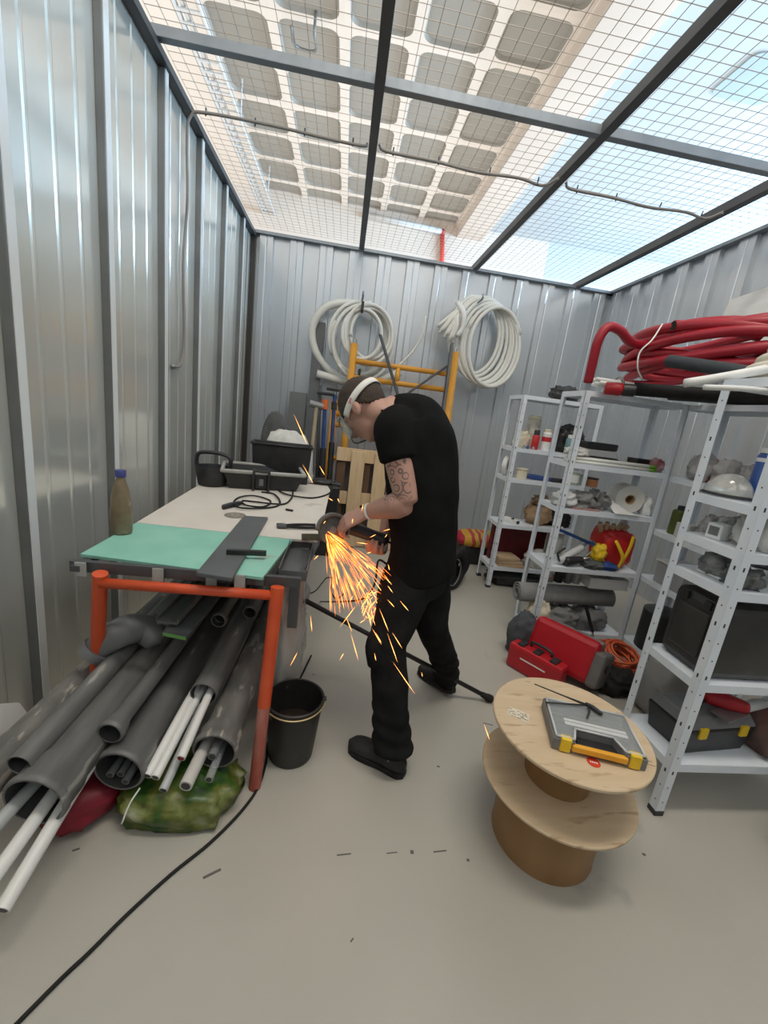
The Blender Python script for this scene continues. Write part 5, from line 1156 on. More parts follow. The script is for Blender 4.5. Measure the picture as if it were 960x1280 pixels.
MB().box((1.80,1.335,z+0.036), (0.075,0.042,0.072)).build('housing', m_yellow, tm, bev=0.014)
MB().cyl((1.80,1.312,z+0.036), (1.80,1.309,z+0.036), 0.022, n=20).build('side_disc', m_blackp, tm)
MB().tube([(1.765,1.33,z+0.006),(1.74,1.29,z+0.004),(1.74,1.27,z-0.03)], 0.006, 6).build('blade', m_steel, tm)
bag('parts_bag', 'transparent bag of mixed metal parts beside the tape measure', Vector((1.93,1.36,z)), (0.085,0.06,0.06), 194, mat('mixed_parts3',(0.16,0.16,0.13),(0.50,0.50,0.46),24,rough=0.3), 'bag', 0.35)
boxi('paper_pad', 'white paper pad sticking out under the respirator', Vector((1.60,1.43,z+0.0005)), (0.12,0.18,0.010), 0.1, m_white, 'paper')
z = 0.64
bc = thing('black_case', (1.66,1.44,z), 'big dusty black plastic case filling the white rack', 'case')
m_dust = mat('dusty_black',(0.028,0.027,0.026),(0.06,0.058,0.054),4,rough=0.5,stain=(0.11,0.105,0.095),stain_scale=5,stain_at=0.66)
MB().box((1.69,1.44,z+0.16), (0.36,0.25,0.32)).build('shell', m_dust, bc, bev=0.035)
MB().box((1.507,1.44,z+0.16), (0.012,0.15,0.19)).build('side_panel', m_dust, bc, bev=0.03)
for yy in (1.385,1.495): MB().box((1.505,yy,z+0.29), (0.016,0.03,0.035)).build('catch', m_blackp, bc, bev=0.004)
boxi('dark_toolbox', 'second dark case beside the big black one', Vector((2.02,1.44,z)), (0.26,0.25,0.30), 0, m_blackp, 'case', bev=0.02)
z = 0.26
tb_ = thing('toolbox', (1.70,1.46,z), 'black toolbox with yellow clips on the bottom shelf', 'toolbox')
b = MB(); R = rz(0.12)
def trap(c, d0, d1, h):
    vs = [c+R@Vector((x*d0[0]/2,y*d0[1]/2,0)) for x,y in ((-1,-1),(1,-1),(1,1),(-1,1))]+[c+R@Vector((x*d1[0]/2,y*d1[1]/2,h)) for x,y in ((-1,-1),(1,-1),(1,1),(-1,1))]
    return MB()._add(vs, [(3,2,1,0),(4,5,6,7),(0,1,5,4),(1,2,6,5),(2,3,7,6),(3,0,4,7)])
c = Vector((1.72,1.455,z))
trap(c, (0.33,0.18), (0.37,0.215), 0.125).build('body', m_blackp, tb_, bev=0.008)
trap(c+Vector((0,0,0.128)), (0.37,0.215), (0.33,0.16), 0.045).build('lid', m_grey, tb_, bev=0.008)
for k in (-0.11,0.11): MB().box(c+R@Vector((k,-0.108,0.115)), (0.04,0.014,0.05), R).build('clip', m_yellow, tb_, bev=0.004, label='yellow clip')
MB().box(c+R@Vector((-0.14,-0.05,0.176)), (0.03,0.04,0.012), R).build('lid_tab', m_yellow, tb_, bev=0.003)
MB().tube([c+R@Vector((-0.06,-0.02,0.172)), c+R@Vector((-0.05,-0.02,0.20)), c+R@Vector((0.05,-0.02,0.20)), c+R@Vector((0.06,-0.02,0.172))], 0.008, 8, sub=3).build('handle', m_blackp, tb_, smooth=True)
bag('brown_bag', 'brown and red speckled bag right of the toolbox', Vector((2.05,1.40,z)), (0.13,0.11,0.11), 200, mat('brown_red',(0.12,0.085,0.07),(0.20,0.06,0.05),5,rough=0.7), 'bag', 0.15)
rs = thing('red_saw', (1.80,1.40,0.44), 'red power saw body lying on the toolbox lid', 'saw')
MB().loft([Vector((1.70,1.44,0.48)), Vector((1.77,1.41,0.48)), Vector((1.84,1.38,0.475))], [0.03,0.036,0.026], [0.03,0.036,0.026], (0,0,1), n=14, sub=4).build('motor', m_red, rs, smooth=True)
MB().loft([Vector((1.83,1.38,0.475)), Vector((1.90,1.40,0.48)), Vector((1.97,1.42,0.475))], [0.02,0.024,0.02], [0.02,0.024,0.02], (0,0,1), n=12, sub=4).build('grip', m_lgrey, rs, smooth=True)
MB().box((1.76,1.37,0.452), (0.16,0.07,0.006), rz(0.3)).build('base_plate', m_steel, rs, bev=0.001)
gx = thing('grey_box', (1.97,1.13,0), 'grey plastic box with black foot beside the near rack', 'box')
MB().box((2.03,1.10,0.13), (0.24,0.20,0.24), rz(0.3)).build('body', m_grey, gx, bev=0.015)
MB().box((1.935,1.05,0.012), (0.05,0.04,0.024), rz(0.3)).build('foot', m_blackp, gx, bev=0.004)
# ================================================================== the worker
FW = Vector((-0.80,0.60,0)).normalized(); LF = Vector((-FW.y,FW.x,0)); LF = Vector((0,0,1)).cross(FW); UP = Vector((0,0,1))
m_skin = None
def _skin(nt, p):
    N, L = nt.nodes, nt.links
    tc = N.new('ShaderNodeTexCoord')
    n1 = N.new('ShaderNodeTexNoise'); n1.inputs['Scale'].default_value = 14; L.new(tc.outputs['Object'], n1.inputs['Vector'])
    r1 = N.new('ShaderNodeValToRGB'); r1.color_ramp.elements[0].color = (0.42,0.22,0.165,1); r1.color_ramp.elements[1].color = (0.52,0.30,0.23,1)
    L.new(n1.outputs['Fac'], r1.inputs[0])
    # tattoo: distorted rings on the left upper arm only
    at = N.new('ShaderNodeAttribute'); at.attribute_name = 'ink'
    n2 = N.new('ShaderNodeTexVoronoi'); n2.inputs['Scale'].default_value = 26; n2.feature = 'F1'; L.new(tc.outputs['Object'], n2.inputs['Vector'])
    sn = N.new('ShaderNodeMath'); sn.operation = 'MULTIPLY'; sn.inputs[1].default_value = 21.0; L.new(n2.outputs['Distance'], sn.inputs[0])
    s2 = N.new('ShaderNodeMath'); s2.operation = 'SINE'; L.new(sn.outputs[0], s2.inputs[0])
    r2 = N.new('ShaderNodeValToRGB'); r2.color_ramp.elements[0].position = 0.25; r2.color_ramp.elements[0].color = (0,0,0,1); r2.color_ramp.elements[1].position = 0.75; L.new(s2.outputs[0], r2.inputs[0])
    n3 = N.new('ShaderNodeTexNoise'); n3.inputs['Scale'].default_value = 22; L.new(tc.outputs['Object'], n3.inputs['Vector'])
    r3 = N.new('ShaderNodeValToRGB'); r3.color_ramp.elements[0].position = 0.30; r3.color_ramp.elements[1].position = 0.40; L.new(n3.outputs['Fac'], r3.inputs[0])
    m1 = N.new('ShaderNodeMath'); m1.operation = 'MULTIPLY'; L.new(r2.outputs[0], m1.inputs[0]); L.new(r3.outputs[0], m1.inputs[1])
    m2 = N.new('ShaderNodeMath'); m2.operation = 'MULTIPLY'; L.new(m1.outputs[0], m2.inputs[0]); L.new(at.outputs['Fac'], m2.inputs[1])
    m3 = N.new('ShaderNodeMath'); m3.operation = 'MULTIPLY'; L.new(m2.outputs[0], m3.inputs[0]); m3.inputs[1].default_value = 0.8
    mx = N.new('ShaderNodeMixRGB'); L.new(m3.outputs[0], mx.inputs[0]); L.new(r1.outputs[0], mx.inputs[1]); mx.inputs[2].default_value = (0.07,0.06,0.06,1)
    L.new(mx.outputs[0], p.inputs['Base Color'])
    p.inputs['Subsurface Weight'].default_value = 0.12; p.inputs['Subsurface Radius'].default_value = (0.02,0.008,0.005)
m_skin = node_mat('skin', _skin, 0.5)
m_shirt = mat('black_tshirt',(0.008,0.008,0.008),(0.013,0.013,0.013),8,rough=0.95,bump=0.25,bscale=22,spec=0.08)
m_trous = mat('black_work_trousers',(0.011,0.011,0.012),(0.020,0.020,0.021),9,rough=0.95,bump=0.35,bscale=26,spec=0.1)
m_hair = mat('brown_hair',(0.035,0.022,0.014),(0.06,0.040,0.026),60,rough=0.75,bump=0.5,bscale=160)
m_shoe = mat('charcoal_shoe',(0.020,0.020,0.020),(0.032,0.032,0.032),18,rough=0.75,bump=0.2,bscale=90)
def remeshed(mb, name, mats, parent, voxel, smooth_it=6, fac=0.6, label=None, disp=None):
    o = mb.build('tmp_'+name, mats, parent, smooth=True)
    r = o.modifiers.new('remesh','REMESH'); r.mode = 'VOXEL'; r.voxel_size = voxel; r.use_smooth_shade = True
    s = o.modifiers.new('smooth','SMOOTH'); s.factor = fac; s.iterations = smooth_it
    dg = bpy.context.evaluated_depsgraph_get(); me = bpy.data.meshes.new_from_object(o.evaluated_get(dg))
    n = bpy.data.objects.new(name, me); COL.objects.link(n); n.parent = parent; ORG[n.name] = ORG[parent.name]
    bpy.data.objects.remove(o); me.name = name
    me.materials.clear()
    for m_ in (mats if isinstance(mats,(list,tuple)) else [mats]): me.materials.append(m_)
    me.polygons.foreach_set('use_smooth', [True]*len(me.polygons))
    if disp:
        org = ORG[parent.name]; nv = len(me.vertices)
        co = np.empty(nv*3); me.vertices.foreach_get('co', co); co = co.reshape(-1,3)
        no = np.empty(nv*3); me.vertex_normals.foreach_get('vector', no); no = no.reshape(-1,3)
        ks = np.array([disp(Vector(c)+org, None) for c in co])
        me.vertices.foreach_set('co', (co+no*ks[:,None]).ravel()); me.update()
    if label: n['label'] = label
    return n
# joints (a pixel gives the direction, the depth comes from the feet on the floor and the body plan)
HIP = aty(522,712,1.70); 
hipL, hipR = HIP+LF*0.085, HIP-LF*0.085
heelL, toeL = atz(500,968,0.0), atz(432,930,0.0)
fdL = (toeL-heelL).normalized()
ankL = heelL+fdL*0.055+Vector((0,0,0.10)); kneeL = aty(485,806,1.565)
cufR = atz(566,852,0.06); toeR = atz(527,822,0.03)
fdR = Vector((-0.50,0.86,0)).normalized(); heelR = Vector((0.752,1.985,0.045)); ankR = heelR+fdR*0.05+Vector((0,0,0.10)); kneeR = aty(540,782,1.78)
CH = aty(524,590,1.70); SHC = aty(511,528,1.71); NB = aty(497,506,1.715)
shL, shR = aty(491,538,1.575), SHC-LF*0.175+Vector((0,0,-0.02))
elL = aty(509,629,1.50); wrL = aty(459,640,1.615)
HC = aty(457,514,1.73)
PERSON = thing('person', Vector((HIP.x,HIP.y,0.0)), 'worker in black t-shirt bending over an angle grinder with safety goggles', 'person')
# grinder axis
GH, GT = aty(424,654,1.72), aty(482,676,1.70)
gd_ = (GH-GT).normalized()
elR = SHC-LF*0.20+FW*0.12+Vector((0,0,-0.30)); wrR = aty(478,682,1.79)
# --- head local frame
pit = math.radians(56)
hf = (FW*math.cos(pit)-UP*math.sin(pit)).normalized(); hu = (UP*math.cos(pit)+FW*math.sin(pit)).normalized()
HM = Matrix((hf, LF, hu)).transposed()
def hp(x, y, z): return HC+HM@Vector((x,y,z))
def hell(mb, c, r, R=None, nu=20, nv=14): mb.ell(hp(*c), r, HM if R is None else HM@R, nu, nv)
body = MB()
hell(body, (-0.012,0,0.037), (0.099,0.077,0.097), None, 28, 20)
hell(body, (0.030,0,-0.035), (0.060,0.058,0.080))
hell(body, (0.050,0,-0.088), (0.030,0.034,0.026))       # chin
hell(body, (0.010,0,-0.070), (0.058,0.054,0.040))       # jaw
hell(body, (0.078,0,0.030), (0.018,0.046,0.014))        # brow
body.tube([hp(0.088,0,0.018), hp(0.100,0,-0.004), hp(0.110,0,-0.024), hp(0.096,0,-0.034)], [0.010,0.011,0.013,0.010], 10, sub=3)
for s_ in (-1,1):
    hell(body, (0.070,0.032*s_,-0.005), (0.018,0.020,0.018))
    hell(body, (0.094,0.011*s_,-0.028), (0.010,0.009,0.008))
    hell(body, (-0.010,0.080*s_,-0.006), (0.018,0.010,0.030), rot('Y',-0.2))
    hell(body, (-0.018,0.086*s_,0.004), (0.011,0.006,0.019), rot('Y',-0.2))
hell(body, (0.086,0,-0.052), (0.012,0.022,0.006)); hell(body, (0.084,0,-0.064), (0.011,0.018,0.006))
# neck, trunk
body.loft([hp(-0.030,0,-0.02), hp(-0.040,0,-0.075), NB+Vector((0,0,-0.014)), SHC+Vector((0,0,-0.06))], [0.054,0.052,0.050,0.06], [0.056,0.054,0.052,0.06], LF, n=20, sub=4)
body.loft([SHC.lerp(CH,0.35), CH, HIP], [0.13,0.15,0.14], [0.075,0.10,0.095], LF, n=20, sub=5)
# arms
def arm(sh, el, wr, k=1.0):
    body.loft([sh, sh.lerp(el,0.25), sh.lerp(el,0.6), el-(el-sh).normalized()*0.02, el], [0.055*k,0.056*k,0.050*k,0.042*k,0.040*k], [0.058*k,0.058*k,0.052*k,0.044*k,0.040*k], LF, n=18, sub=4)
    body.loft([el, el.lerp(wr,0.25), el.lerp(wr,0.6), wr], [0.043*k,0.052*k,0.042*k,0.029*k], [0.043*k,0.051*k,0.040*k,0.024*k], UP, n=18, sub=4)
arm(shL, elL, wrL, 1.0); arm(shR, elR, wrR, 0.95)
def hand(w, d, n_, thumb, curl, size=1.0):
    """w wrist, d along the hand, n_ palm normal, thumb = side the thumb leaves"""
    d = d.normalized(); n_ = (n_-d*n_.dot(d)).normalized(); t = thumb-d*thumb.dot(d)-n_*thumb.dot(n_); t.normalize()
    S = size
    body.loft([w-d*0.01, w+d*0.03*S, w+d*0.07*S, w+d*0.092*S], [0.026*S,0.036*S,0.042*S,0.040*S], [0.020*S,0.017*S,0.015*S,0.012*S], t, n=16, sub=3)
    for k in range(4):
        L_ = (0.044,0.049,0.046,0.037)[k]*S; off = (0.030,0.010,-0.011,-0.031)[k]*S; r_ = (0.0092,0.0095,0.009,0.008)[k]*S
        p = w+d*(0.088-0.006*(k in (0,3)))*S+t*off; a_ = curl[0]; pts = [p-d*0.02*S, p]
        for j, (ln, cu) in enumerate(((L_,curl[0]),(L_*0.62,curl[1]),(L_*0.5,curl[2]))):
            a_ = cu if j == 0 else a_+cu
            p = p+(d*math.cos(a_)+n_*math.sin(a_))*ln; pts.append(p)
        body.tube(pts, [r_*1.1,r_*1.08,r_,r_*0.92,r_*0.8], 10, sub=4)
    p = w+d*0.022*S+t*0.028*S+n_*0.004
    body.tube([p-t*0.012*S, p+t*0.018*S+d*0.022*S+n_*0.010*S, p+t*0.022*S+d*0.048*S+n_*0.026*S, p+t*0.014*S+d*0.066*S+n_*0.040*S], [0.015*S,0.013*S,0.011*S,0.009*S], 10, sub=4)
palmL = GT.lerp(GH,0.72)
hand(wrL, aty(434,651,1.625)-wrL, Vector((0.15,0.45,-0.88)), Vector((-0.5,0.8,0.3)), (0.55,0.95,0.7), 1.06)
hand(wrR, Vector((-0.35,-0.90,-0.05)), Vector((-0.1,-0.15,1.0)), Vector((-1.0,0.3,0.1)), (0.45,0.95,0.8), 1.0)
# legs inside the trousers
for hp_, kn, an in ((hipL,kneeL,ankL),(hipR,kneeR,ankR)):
    body.loft([hp_, kn, an, an+Vector((0,0,-0.05))], [0.075,0.052,0.036,0.034], [0.08,0.055,0.038,0.036], LF, n=16, sub=6)
BODY = remeshed(body, 'body', m_skin, PERSON, 0.0052, 5, 0.5)
ink = BODY.data.attributes.new('ink', 'FLOAT', 'POINT')
org = ORG[PERSON.name]; ax = (elL-shL)
vals = []
for v in BODY.data.vertices:
    q = v.co+org; t = (q-shL).dot(ax)/ax.length_squared; dist = (q-(shL+ax*t)).length
    k = 1.0 if dist < 0.085 else 0.0
    k *= min(1,max(0,(t-0.30)/0.06))*min(1,max(0,(0.98-t)/0.10))
    k *= 1.0 if (q-(shL+ax*t)).dot(FW*0.75+LF*0.65) > -0.012 else 0.0
    vals.append(k)
ink.data.foreach_set('value', vals)
# --- hair
b = MB(); b.ell(Vector((0,0,0)), (1,1,1), None, 48, 32)
keep = []; V = []
for q in b.v:
    V.append(Vector((-0.012+q.x*0.103, q.y*0.081, 0.039+q.z*0.103)))
def hairy(p):
    lim = 0.034 if p.x > 0.03 else (0.034-(0.03-p.x)*0.8 if p.x > -0.03 else -0.014-(-0.03-p.x)*0.75)
    return p.z > lim
fs = [f for f in b.f if all(hairy(V[i]) for i in f)]
hb_ = MB(); hb_._add([hp(*v)+HM@Vector((0,0,0))*0 for v in V], fs)
used = sorted({i for f in hb_.f for i in f}); mp_ = {o:i for i,o in enumerate(used)}
hb_.v = [hb_.v[i]+HM@(Vector(b.v[i])*(0.004*nz(b.v[i],9,3))) for i in used]; hb_.f = [[mp_[i] for i in f] for f in hb_.f]
HAIR = hb_.build('hair', m_hair, PERSON, smooth=True); sm = HAIR.modifiers.new('solid','SOLIDIFY'); sm.thickness = 0.010; sm.offset = -1
# --- safety goggles with white strap
def ringpt(a, tilt=0.0, g=0.0, z0=0.03):
    """point on the head outline in a plane slightly tilted, a=0 in front"""
    x = (0.106+g)*math.cos(a)-0.012; y = (0.083+g)*math.sin(a); z = z0+0.055*(1-math.cos(a))*0.5*1.0
    return hp(x,y,z)
b = MB(); n = 40; vs = []
for i in range(n+1):
    a_ = 0.95+(2*PI-1.9)*i/n
    for dz in (-0.0135,0.0135):
        c_ = math.cos(a_); z_ = 0.010+0.036*(1-c_)*0.5
        rr_ = math.sqrt(max(0.0,1-((z_+dz-0.037)/0.100)**2))
        vs.append(hp(-0.012+(0.1075)*c_*max(rr_,0.9), 0.0865*math.sin(a_)*max(rr_,0.9), z_+dz))
b._add(vs, [(2*i,2*i+1,2*i+3,2*i+2) for i in range(n)])
GOG = b.build('goggle_strap', mat('strap_white',(0.78,0.76,0.71),rough=0.7), PERSON, smooth=True); sm = GOG.modifiers.new('solid','SOLIDIFY'); sm.thickness = 0.003
b = MB(); vs = []; n, m_n = 20, 8
for i in range(n+1):
    a_ = -1.12+2.24*i/n
    for j in range(m_n+1):
        v = j/m_n; bulge = 1+0.06*math.sin(v*PI)
        vs.append(hp(-0.010+0.134*bulge*math.cos(a_*0.85)-0.004*v, 0.090*bulge*math.sin(a_), -0.052+0.084*v))
b._add(vs, [(i*(m_n+1)+j,(i+1)*(m_n+1)+j,(i+1)*(m_n+1)+j+1,i*(m_n+1)+j+1) for i in range(n) for j in range(m_n)])
LENS = b.build('goggle_lens', mat('goggle_clear',(0.55,0.60,0.58),rough=0.08,alpha=0.42), PERSON, smooth=True, label='clear goggle lens')
sm = LENS.modifiers.new('solid','SOLIDIFY'); sm.thickness = 0.002
rim = [vs[i*(m_n+1)] for i in range(n+1)]+[vs[i*(m_n+1)+m_n] for i in range(n,-1,-1)]
MB().tube(rim, 0.0035, 8, closed=True).build('goggle_frame', mat('goggle_grey',(0.12,0.14,0.14),rough=0.3), LENS, smooth=True)
# red lettering on the strap
a_ = 1.62; c_ = math.cos(a_); z_ = 0.010+0.036*(1-c_)*0.5
pc = hp(-0.012+0.1075*c_, 0.0865*math.sin(a_)+0.0032, z_)
tx = (HM@Vector((-1.0,0.03,0.30))).normalized(); tn = (HM@Vector((0,1,0))).normalized(); tn = (tn-tx*tn.dot(tx)).normalized(); ty = tn.cross(tx)
mesh_text('3M', 0.019, mat('lettering_red',(0.55,0.03,0.04),rough=0.6), GOG, Matrix.Translation(pc+tn*0.001) @ Matrix((tx,ty,tn)).transposed().to_4x4())
# --- t-shirt
ts = MB()
NA = (hp(-0.045,0,-0.075)-NB).normalized()
W0, W1 = aty(529,716,1.69), aty(530,660,1.69)
ts.loft([W0, W1, CH+FW*-0.02, aty(522,548,1.70), SHC+Vector((0.01,0.005,0.0)), NB+NA*0.045], [0.185,0.188,0.205,0.205,0.165,0.070], [0.130,0.132,0.140,0.140,0.122,0.074], LF, n=36, sub=6, caps=True)
dA = (elL-shL).normalized()
ts.loft([shL-dA*0.03+(-LF)*0.07, shL-(LF)*0.01, shL+dA*0.07, shL.lerp(elL,0.40)], [0.075,0.078,0.076,0.074], [0.080,0.084,0.078,0.074], FW, n=24, sub=5)
dB = (elR-shR).normalized()
ts.loft([shR-dB*0.03+LF*0.07, shR, shR+dB*0.07, shR.lerp(elR,0.55)], [0.072,0.076,0.074,0.070], [0.076,0.080,0.075,0.070], FW, n=24, sub=5)
def wr_shirt(q, n_):
    k = 0.006*nz((q.x*6,q.y*6,q.z*2.2),1.0,4)+0.005*nz((q.x*3+q.z*9,q.y*3+q.z*5,q.z*4),1.0,8)
    if q.z > 1.2: k += 0.005*math.sin((q.z*0.8+q.x*1.6)*38)*max(0,nz(q,4,9))
    return k
remeshed(ts, 't_shirt', m_shirt, PERSON, 0.0085, 4, 0.5, disp=wr_shirt)
# collar band
n1_ = (FW-NA*FW.dot(NA)).normalized()
P = [NB+NA*0.040+Vector((0,0,-0.010))+LF*(0.068*math.cos(t))+n1_*(0.070*math.sin(t)) for t in np.linspace(0,2*PI,28)[:-1]]
MB().tube(P, 0.009, 8, closed=True).build('collar', m_shirt, PERSON, smooth=True)
# --- trousers
tr = MB()
tr.loft([aty(528,690,1.69), HIP, HIP+Vector((0,0,-0.09))], [0.172,0.175,0.165], [0.125,0.130,0.120], LF, n=28, sub=4)
tr.loft([hipL+Vector((0,0,0.0)), hipL.lerp(kneeL,0.35), hipL.lerp(kneeL,0.75), kneeL, kneeL.lerp(ankL,0.3), kneeL.lerp(ankL,0.75), ankL+Vector((0,0,0.0))+fdL*-0.005], [0.098,0.097,0.082,0.078,0.072,0.076,0.082], [0.112,0.108,0.092,0.086,0.078,0.082,0.088], LF, n=26, sub=4)
tr.loft([hipR, hipR.lerp(kneeR,0.4), hipR.lerp(kneeR,0.8), kneeR, kneeR.lerp(ankR,0.35), kneeR.lerp(ankR,0.8), ankR+Vector((0,0,-0.045))], [0.096,0.094,0.080,0.076,0.070,0.070,0.076], [0.110,0.104,0.090,0.084,0.074,0.074,0.082], LF, n=26, sub=4)
def wr_tr(q, n_):
    k = 0.007*nz((q.x*7,q.y*7,q.z*5),1.0,14)+0.006*nz((q.x*2,q.y*2,q.z*13),1.0,18)
    if q.z < 0.30: k += 0.006*math.sin(q.z*85+q.x*9)*0.7
    return k
remeshed(tr, 'trousers', m_trous, PERSON, 0.009, 4, 0.5, disp=wr_tr)
kp = kneeL+FW*0.03+LF*0.04
bx = MB(); bx.loft([kneeL.lerp(hipL,0.16)+FW*0.03+LF*0.036, kp, kneeL.lerp(ankL,0.16)+FW*0.03+LF*0.036], [0.052,0.056,0.050], [0.045,0.048,0.044], FW.cross(UP), n=16, sub=4)
bx.build('knee_pocket', m_trous, PERSON, smooth=True)
# --- shoes
def shoe(heel, fd, pitch=0.0, lift=0.0):
    sd = Vector((0,0,1)).cross(fd); L = 0.288; b = MB(); n = 22; rings = []
    ts_ = np.linspace(0,1,15); vs = []
    Rp = Matrix.Rotation(pitch, 3, sd)
    for t in ts_:
        w = float(np.interp(t,[0,0.04,0.15,0.4,0.6,0.75,0.9,0.97,1],[0.012,0.030,0.037,0.036,0.045,0.049,0.042,0.026,0.006]))
        h = float(np.interp(t,[0,0.04,0.15,0.32,0.5,0.7,0.85,0.95,1],[0.060,0.090,0.098,0.094,0.078,0.058,0.050,0.040,0.026]))
        for j in range(n):
            a_ = 2*PI*j/n; x = math.cos(a_); y = math.sin(a_)
            x = math.copysign(abs(x)**0.75,x); yy = math.copysign(abs(y)**0.75,y)
            p = sd*(w*x)+Vector((0,0,1))*(h/2+h/2*yy)+fd*(t*L)
            vs.append(p)
    k = len(ts_)
    fs = [(i*n+j,i*n+(j+1)%n,(i+1)*n+(j+1)%n,(i+1)*n+j) for i in range(k-1) for j in range(n)]+[tuple(range(n)),tuple(range((k-1)*n+n-1,(k-1)*n-1,-1))]
    base = Vector(heel)-fd*0.02
    b._add([base+Rp@v+Vector((0,0,lift+0.012)) for v in vs], [tuple(reversed(f)) for f in fs])
    s = b.build('shoe', m_shoe, PERSON, smooth=True)
    so = MB(); out_ = []
    for t in ts_: out_.append((t*L, float(np.interp(t,[0,0.04,0.15,0.4,0.6,0.75,0.9,0.97,1],[0.018,0.034,0.040,0.039,0.048,0.052,0.045,0.030,0.010]))))
    pl_ = out_+[(x,-w) for x,w in reversed(out_)]
    kk = len(pl_)
    vs = [base+Rp@(fd*(x-0.002)+sd*w)+Vector((0,0,lift)) for x,w in pl_]+[base+Rp@(fd*(x-0.002)+sd*w+Vector((0,0,0.024)))+Vector((0,0,lift)) for x,w in pl_]
    so._add(vs, [tuple(range(kk)), tuple(range(2*kk-1,kk-1,-1))]+[((i+1)%kk,i,kk+i,kk+(i+1)%kk) for i in range(kk)])
    so.build('sole', m_blackr, s, bev=0.004)
    for q in range(4):
        t = 0.40+0.075*q; h = float(np.interp(t,[0.32,0.5,0.7,0.85],[0.094,0.078,0.058,0.050]))
        c = base+Rp@(fd*(t*L)+Vector((0,0,h+0.008)))+Vector((0,0,lift))
        MB().tube([c-sd*0.024+Vector((0,0,-0.004)), c+Vector((0,0,0.004)), c+sd*0.024+Vector((0,0,-0.004))], 0.003, 6, sub=3).build('lace', m_blackr, s, smooth=True)
    return s
shoe(heelL, fdL)
shoe(heelR-Vector((0,0,0.045)), fdR, 0.12, 0.035)
# wrist band
dw = (elL-wrL).normalized(); s_, u_, _ = frame(dw)
P = [wrL+dw*0.012+s_*(0.030*math.cos(t))+u_*(0.030*math.sin(t)) for t in np.linspace(0,2*PI,20)[:-1]]
MB().tube(P, 0.0055, 8, closed=True).build('wrist_band', m_hosew, PERSON, smooth=True)
# ================================================================== angle grinder
GR = thing('angle_grinder', GH, 'black angle grinder with a metal guard throwing sparks', 'grinder')
gs, gu, _ = frame(gd_)
MB().loft([GT, GT.lerp(GH,0.3), GT.lerp(GH,0.7), GH], [0.029,0.026,0.030,0.030], [0.029,0.026,0.030,0.030], UP, n=18, sub=4).build('motor_body', m_blackp, GR, smooth=True)
MB().loft([GH-gd_*0.005, GH+gd_*0.025, GH+gd_*0.05], [0.027,0.026,0.018], [0.027,0.024,0.016], UP, n=16, sub=3).build('gear_head', m_steel, GR, smooth=True)
DC = aty(416,662,1.66)
dn = Vector((0.28,-0.95,0.12)).normalized()
MB().lathe([(0.001,-0.0012),(0.060,-0.0012),(0.0625,0),(0.060,0.0012),(0.001,0.0012)], DC, dn, 40).build('cutting_disc', mat('abrasive_dark',(0.10,0.095,0.09),(0.14,0.13,0.12),40,rough=0.8), GR, smooth=True, auto=0.5)
MB().cyl(DC-dn*0.01, DC+dn*0.008, 0.014, n=16).build('flange_nut', m_steel, GR)
MB().tube([DC-dn*0.01, (DC-dn*0.03).lerp(GH+gd_*0.03,0.5), GH+gd_*0.03], [0.014,0.02,0.022], 12).build('spindle', m_steel, GR, smooth=True)
a1, b1, _ = frame(dn)
b = MB(); vs = []; n = 24
ref = (Vector((0.15,0,1))-dn*Vector((0.15,0,1)).dot(dn)).normalized(); rf2 = dn.cross(ref)
for i in range(n+1):
    a_ = -1.75+3.5*i/n; e = ref*math.cos(a_)+rf2*math.sin(a_)
    vs += [DC+e*0.016-dn*0.013, DC+e*0.068-dn*0.013, DC+e*0.070+dn*0.012, DC+e*0.058+dn*0.013]
b._add(vs, [(4*i+k,4*i+k+1,4*i+5+k,4*i+4+k) for i in range(n) for k in range(3)])
o = b.build('guard', mat('guard_steel',(0.20,0.195,0.19),(0.26,0.25,0.24),14,rough=0.5,metal=0.5), GR, smooth=True, auto=0.7); sm = o.modifiers.new('solid','SOLIDIFY'); sm.thickness = 0.0018
MB().tube([GT, GT-gd_*0.03+Vector((0,0,-0.01)), GT-gd_*0.05+Vector((0,-0.02,-0.10)), aty(474,700,1.62), aty(470,722,1.60), aty(466,735,1.66), aty(455,748,1.8), aty(430,752,2.0), atz(400,752,0.01)], 0.0045, 8, sub=5).build('power_cord', m_blackr, GR, smooth=True)
# workpiece clamped at the table corner
wk = thing('steel_profile', aty(405,668,1.86), 'short rusty steel profile overhanging the table corner being cut', 'profile')
A_ = Vector((-0.13,1.99,ZTB+0.016)); B_ = aty(410,672,1.70)
MB().bar(A_, B_, 0.032, 0.030).build('profile', mat('rusty_steel',(0.10,0.065,0.035),(0.16,0.11,0.06),12,rough=0.6,metal=0.3), wk, bev=0.002)
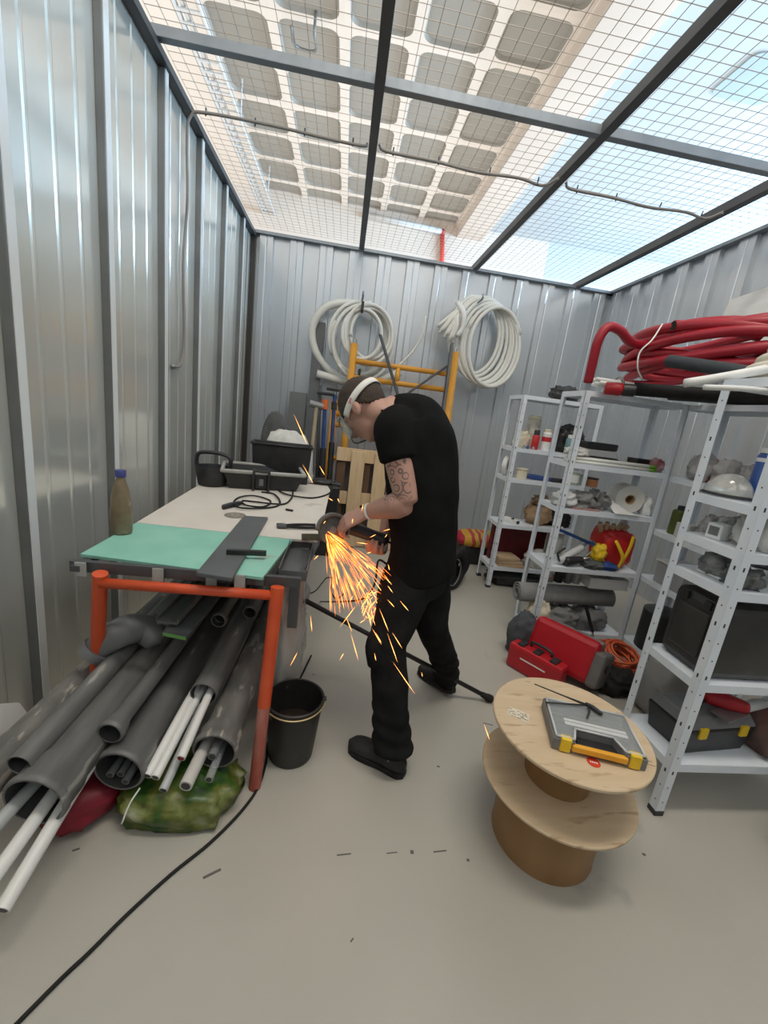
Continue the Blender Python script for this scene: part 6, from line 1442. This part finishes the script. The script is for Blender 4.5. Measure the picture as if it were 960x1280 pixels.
# ================================================================== sparks
rs_ = random.Random(12)
m_spk = mat('spark_glow',(1.0,0.35,0.06),emit=(1.0,0.19,0.025),estr=2.2,rough=1.0)
m_spk2 = mat('spark_glow_hot',(1.0,0.6,0.2),emit=(1.0,0.38,0.09),estr=3.4,rough=1.0)
b = MB()
def streak(p, q, r, hot=0):
    b.mat(hot); d = (q-p); m_ = p.lerp(q,0.65); s1, u1, _ = frame(d)
    vs = [p]+[m_+s1*r, m_+u1*r, m_-s1*r, m_-u1*r]+[q]
    b._add(vs, [(0,2,1),(0,3,2),(0,4,3),(0,1,4),(5,1,2),(5,2,3),(5,3,4),(5,4,1)])
O = aty(406,662,1.655)
for i in range(290):
    u = rs_.random()**0.75; ex = (1-u)*411+u*486; ey = (1-u)*752+u*712
    ey += 22*math.sin(u*PI)*rs_.uniform(0.2,1.2); Ye = 1.60+rs_.uniform(-0.09,0.10)
    E_ = aty(ex+rs_.uniform(-5,5), ey+rs_.uniform(-8,10), Ye)
    t0 = rs_.random()**1.25*0.9; t1 = min(1.05, t0+rs_.uniform(0.06,0.34))
    sag = Vector((0,0,-0.015*t1*t1))
    streak(O.lerp(E_,t0), O.lerp(E_,t1)+sag, rs_.uniform(0.0006,0.00125), int(rs_.random() < 0.22))
for i in range(70):
    E_ = aty(rs_.uniform(455,476), rs_.uniform(735,775), 1.60+rs_.uniform(-0.05,0.08)); d = Vector((rs_.uniform(-0.03,0.04),rs_.uniform(-0.02,0.02),-rs_.uniform(0.01,0.06)))
    streak(E_, E_+d, rs_.uniform(0.0007,0.0014), int(rs_.random() < 0.5))
iso = [((367,517),(384,556)),((378,580),(392,605)),((399,582),(406,594)),((485,705),(487,713)),((479,719),(490,731)),((484,731),(491,741)),((484,749),(493,759)),((500,751),(511,764)),
 ((474,760),(486,790)),((465,785),(477,806)),((484,791),(497,828)),((490,790),(503,811)),((490,826),(519,868)),((438,790),(448,826)),((424,785),(445,757)),((469,790),(477,804)),((468,816),(470,826)),
 ((412,725),(413,766)),((424,826),(430,816)),((388,768),(390,790)),((362,834),(372,815)),((437,752),(441,745)),((455,720),(445,735)),((460,770),(463,755)),((432,770),(440,790)),((424,628),(422,623)),((410,622),(416,626)),
 ((449,695),(455,697)),((458,692),(464,690)),((445,678),(460,680)),((462,672),(470,668)),((478,664),(489,661)),((481,672),(484,668)),((605,905),(612,925)),((392,700),(398,694)),((452,640),(454,630)),((440,655),(441,648)),((404,655),(407,651)),((527,840),(528,846))]
for (p, q) in iso:
    Y_ = 1.58+rs_.uniform(-0.04,0.05) if p[1] > 600 or p[0] > 420 else 1.62
    if 455 < p[0] < 525 and p[1] > 700: Y_ = 1.435
    if p[0] > 600: Y_ = 1.35
    streak(aty(p[0],p[1],Y_), aty(q[0],q[1],Y_), 0.0011, 1)
sp = b.build('grinding_sparks', [m_spk, m_spk2], label='fan of glowing orange sparks flying from the grinder disc', cat='sparks', kind='stuff')
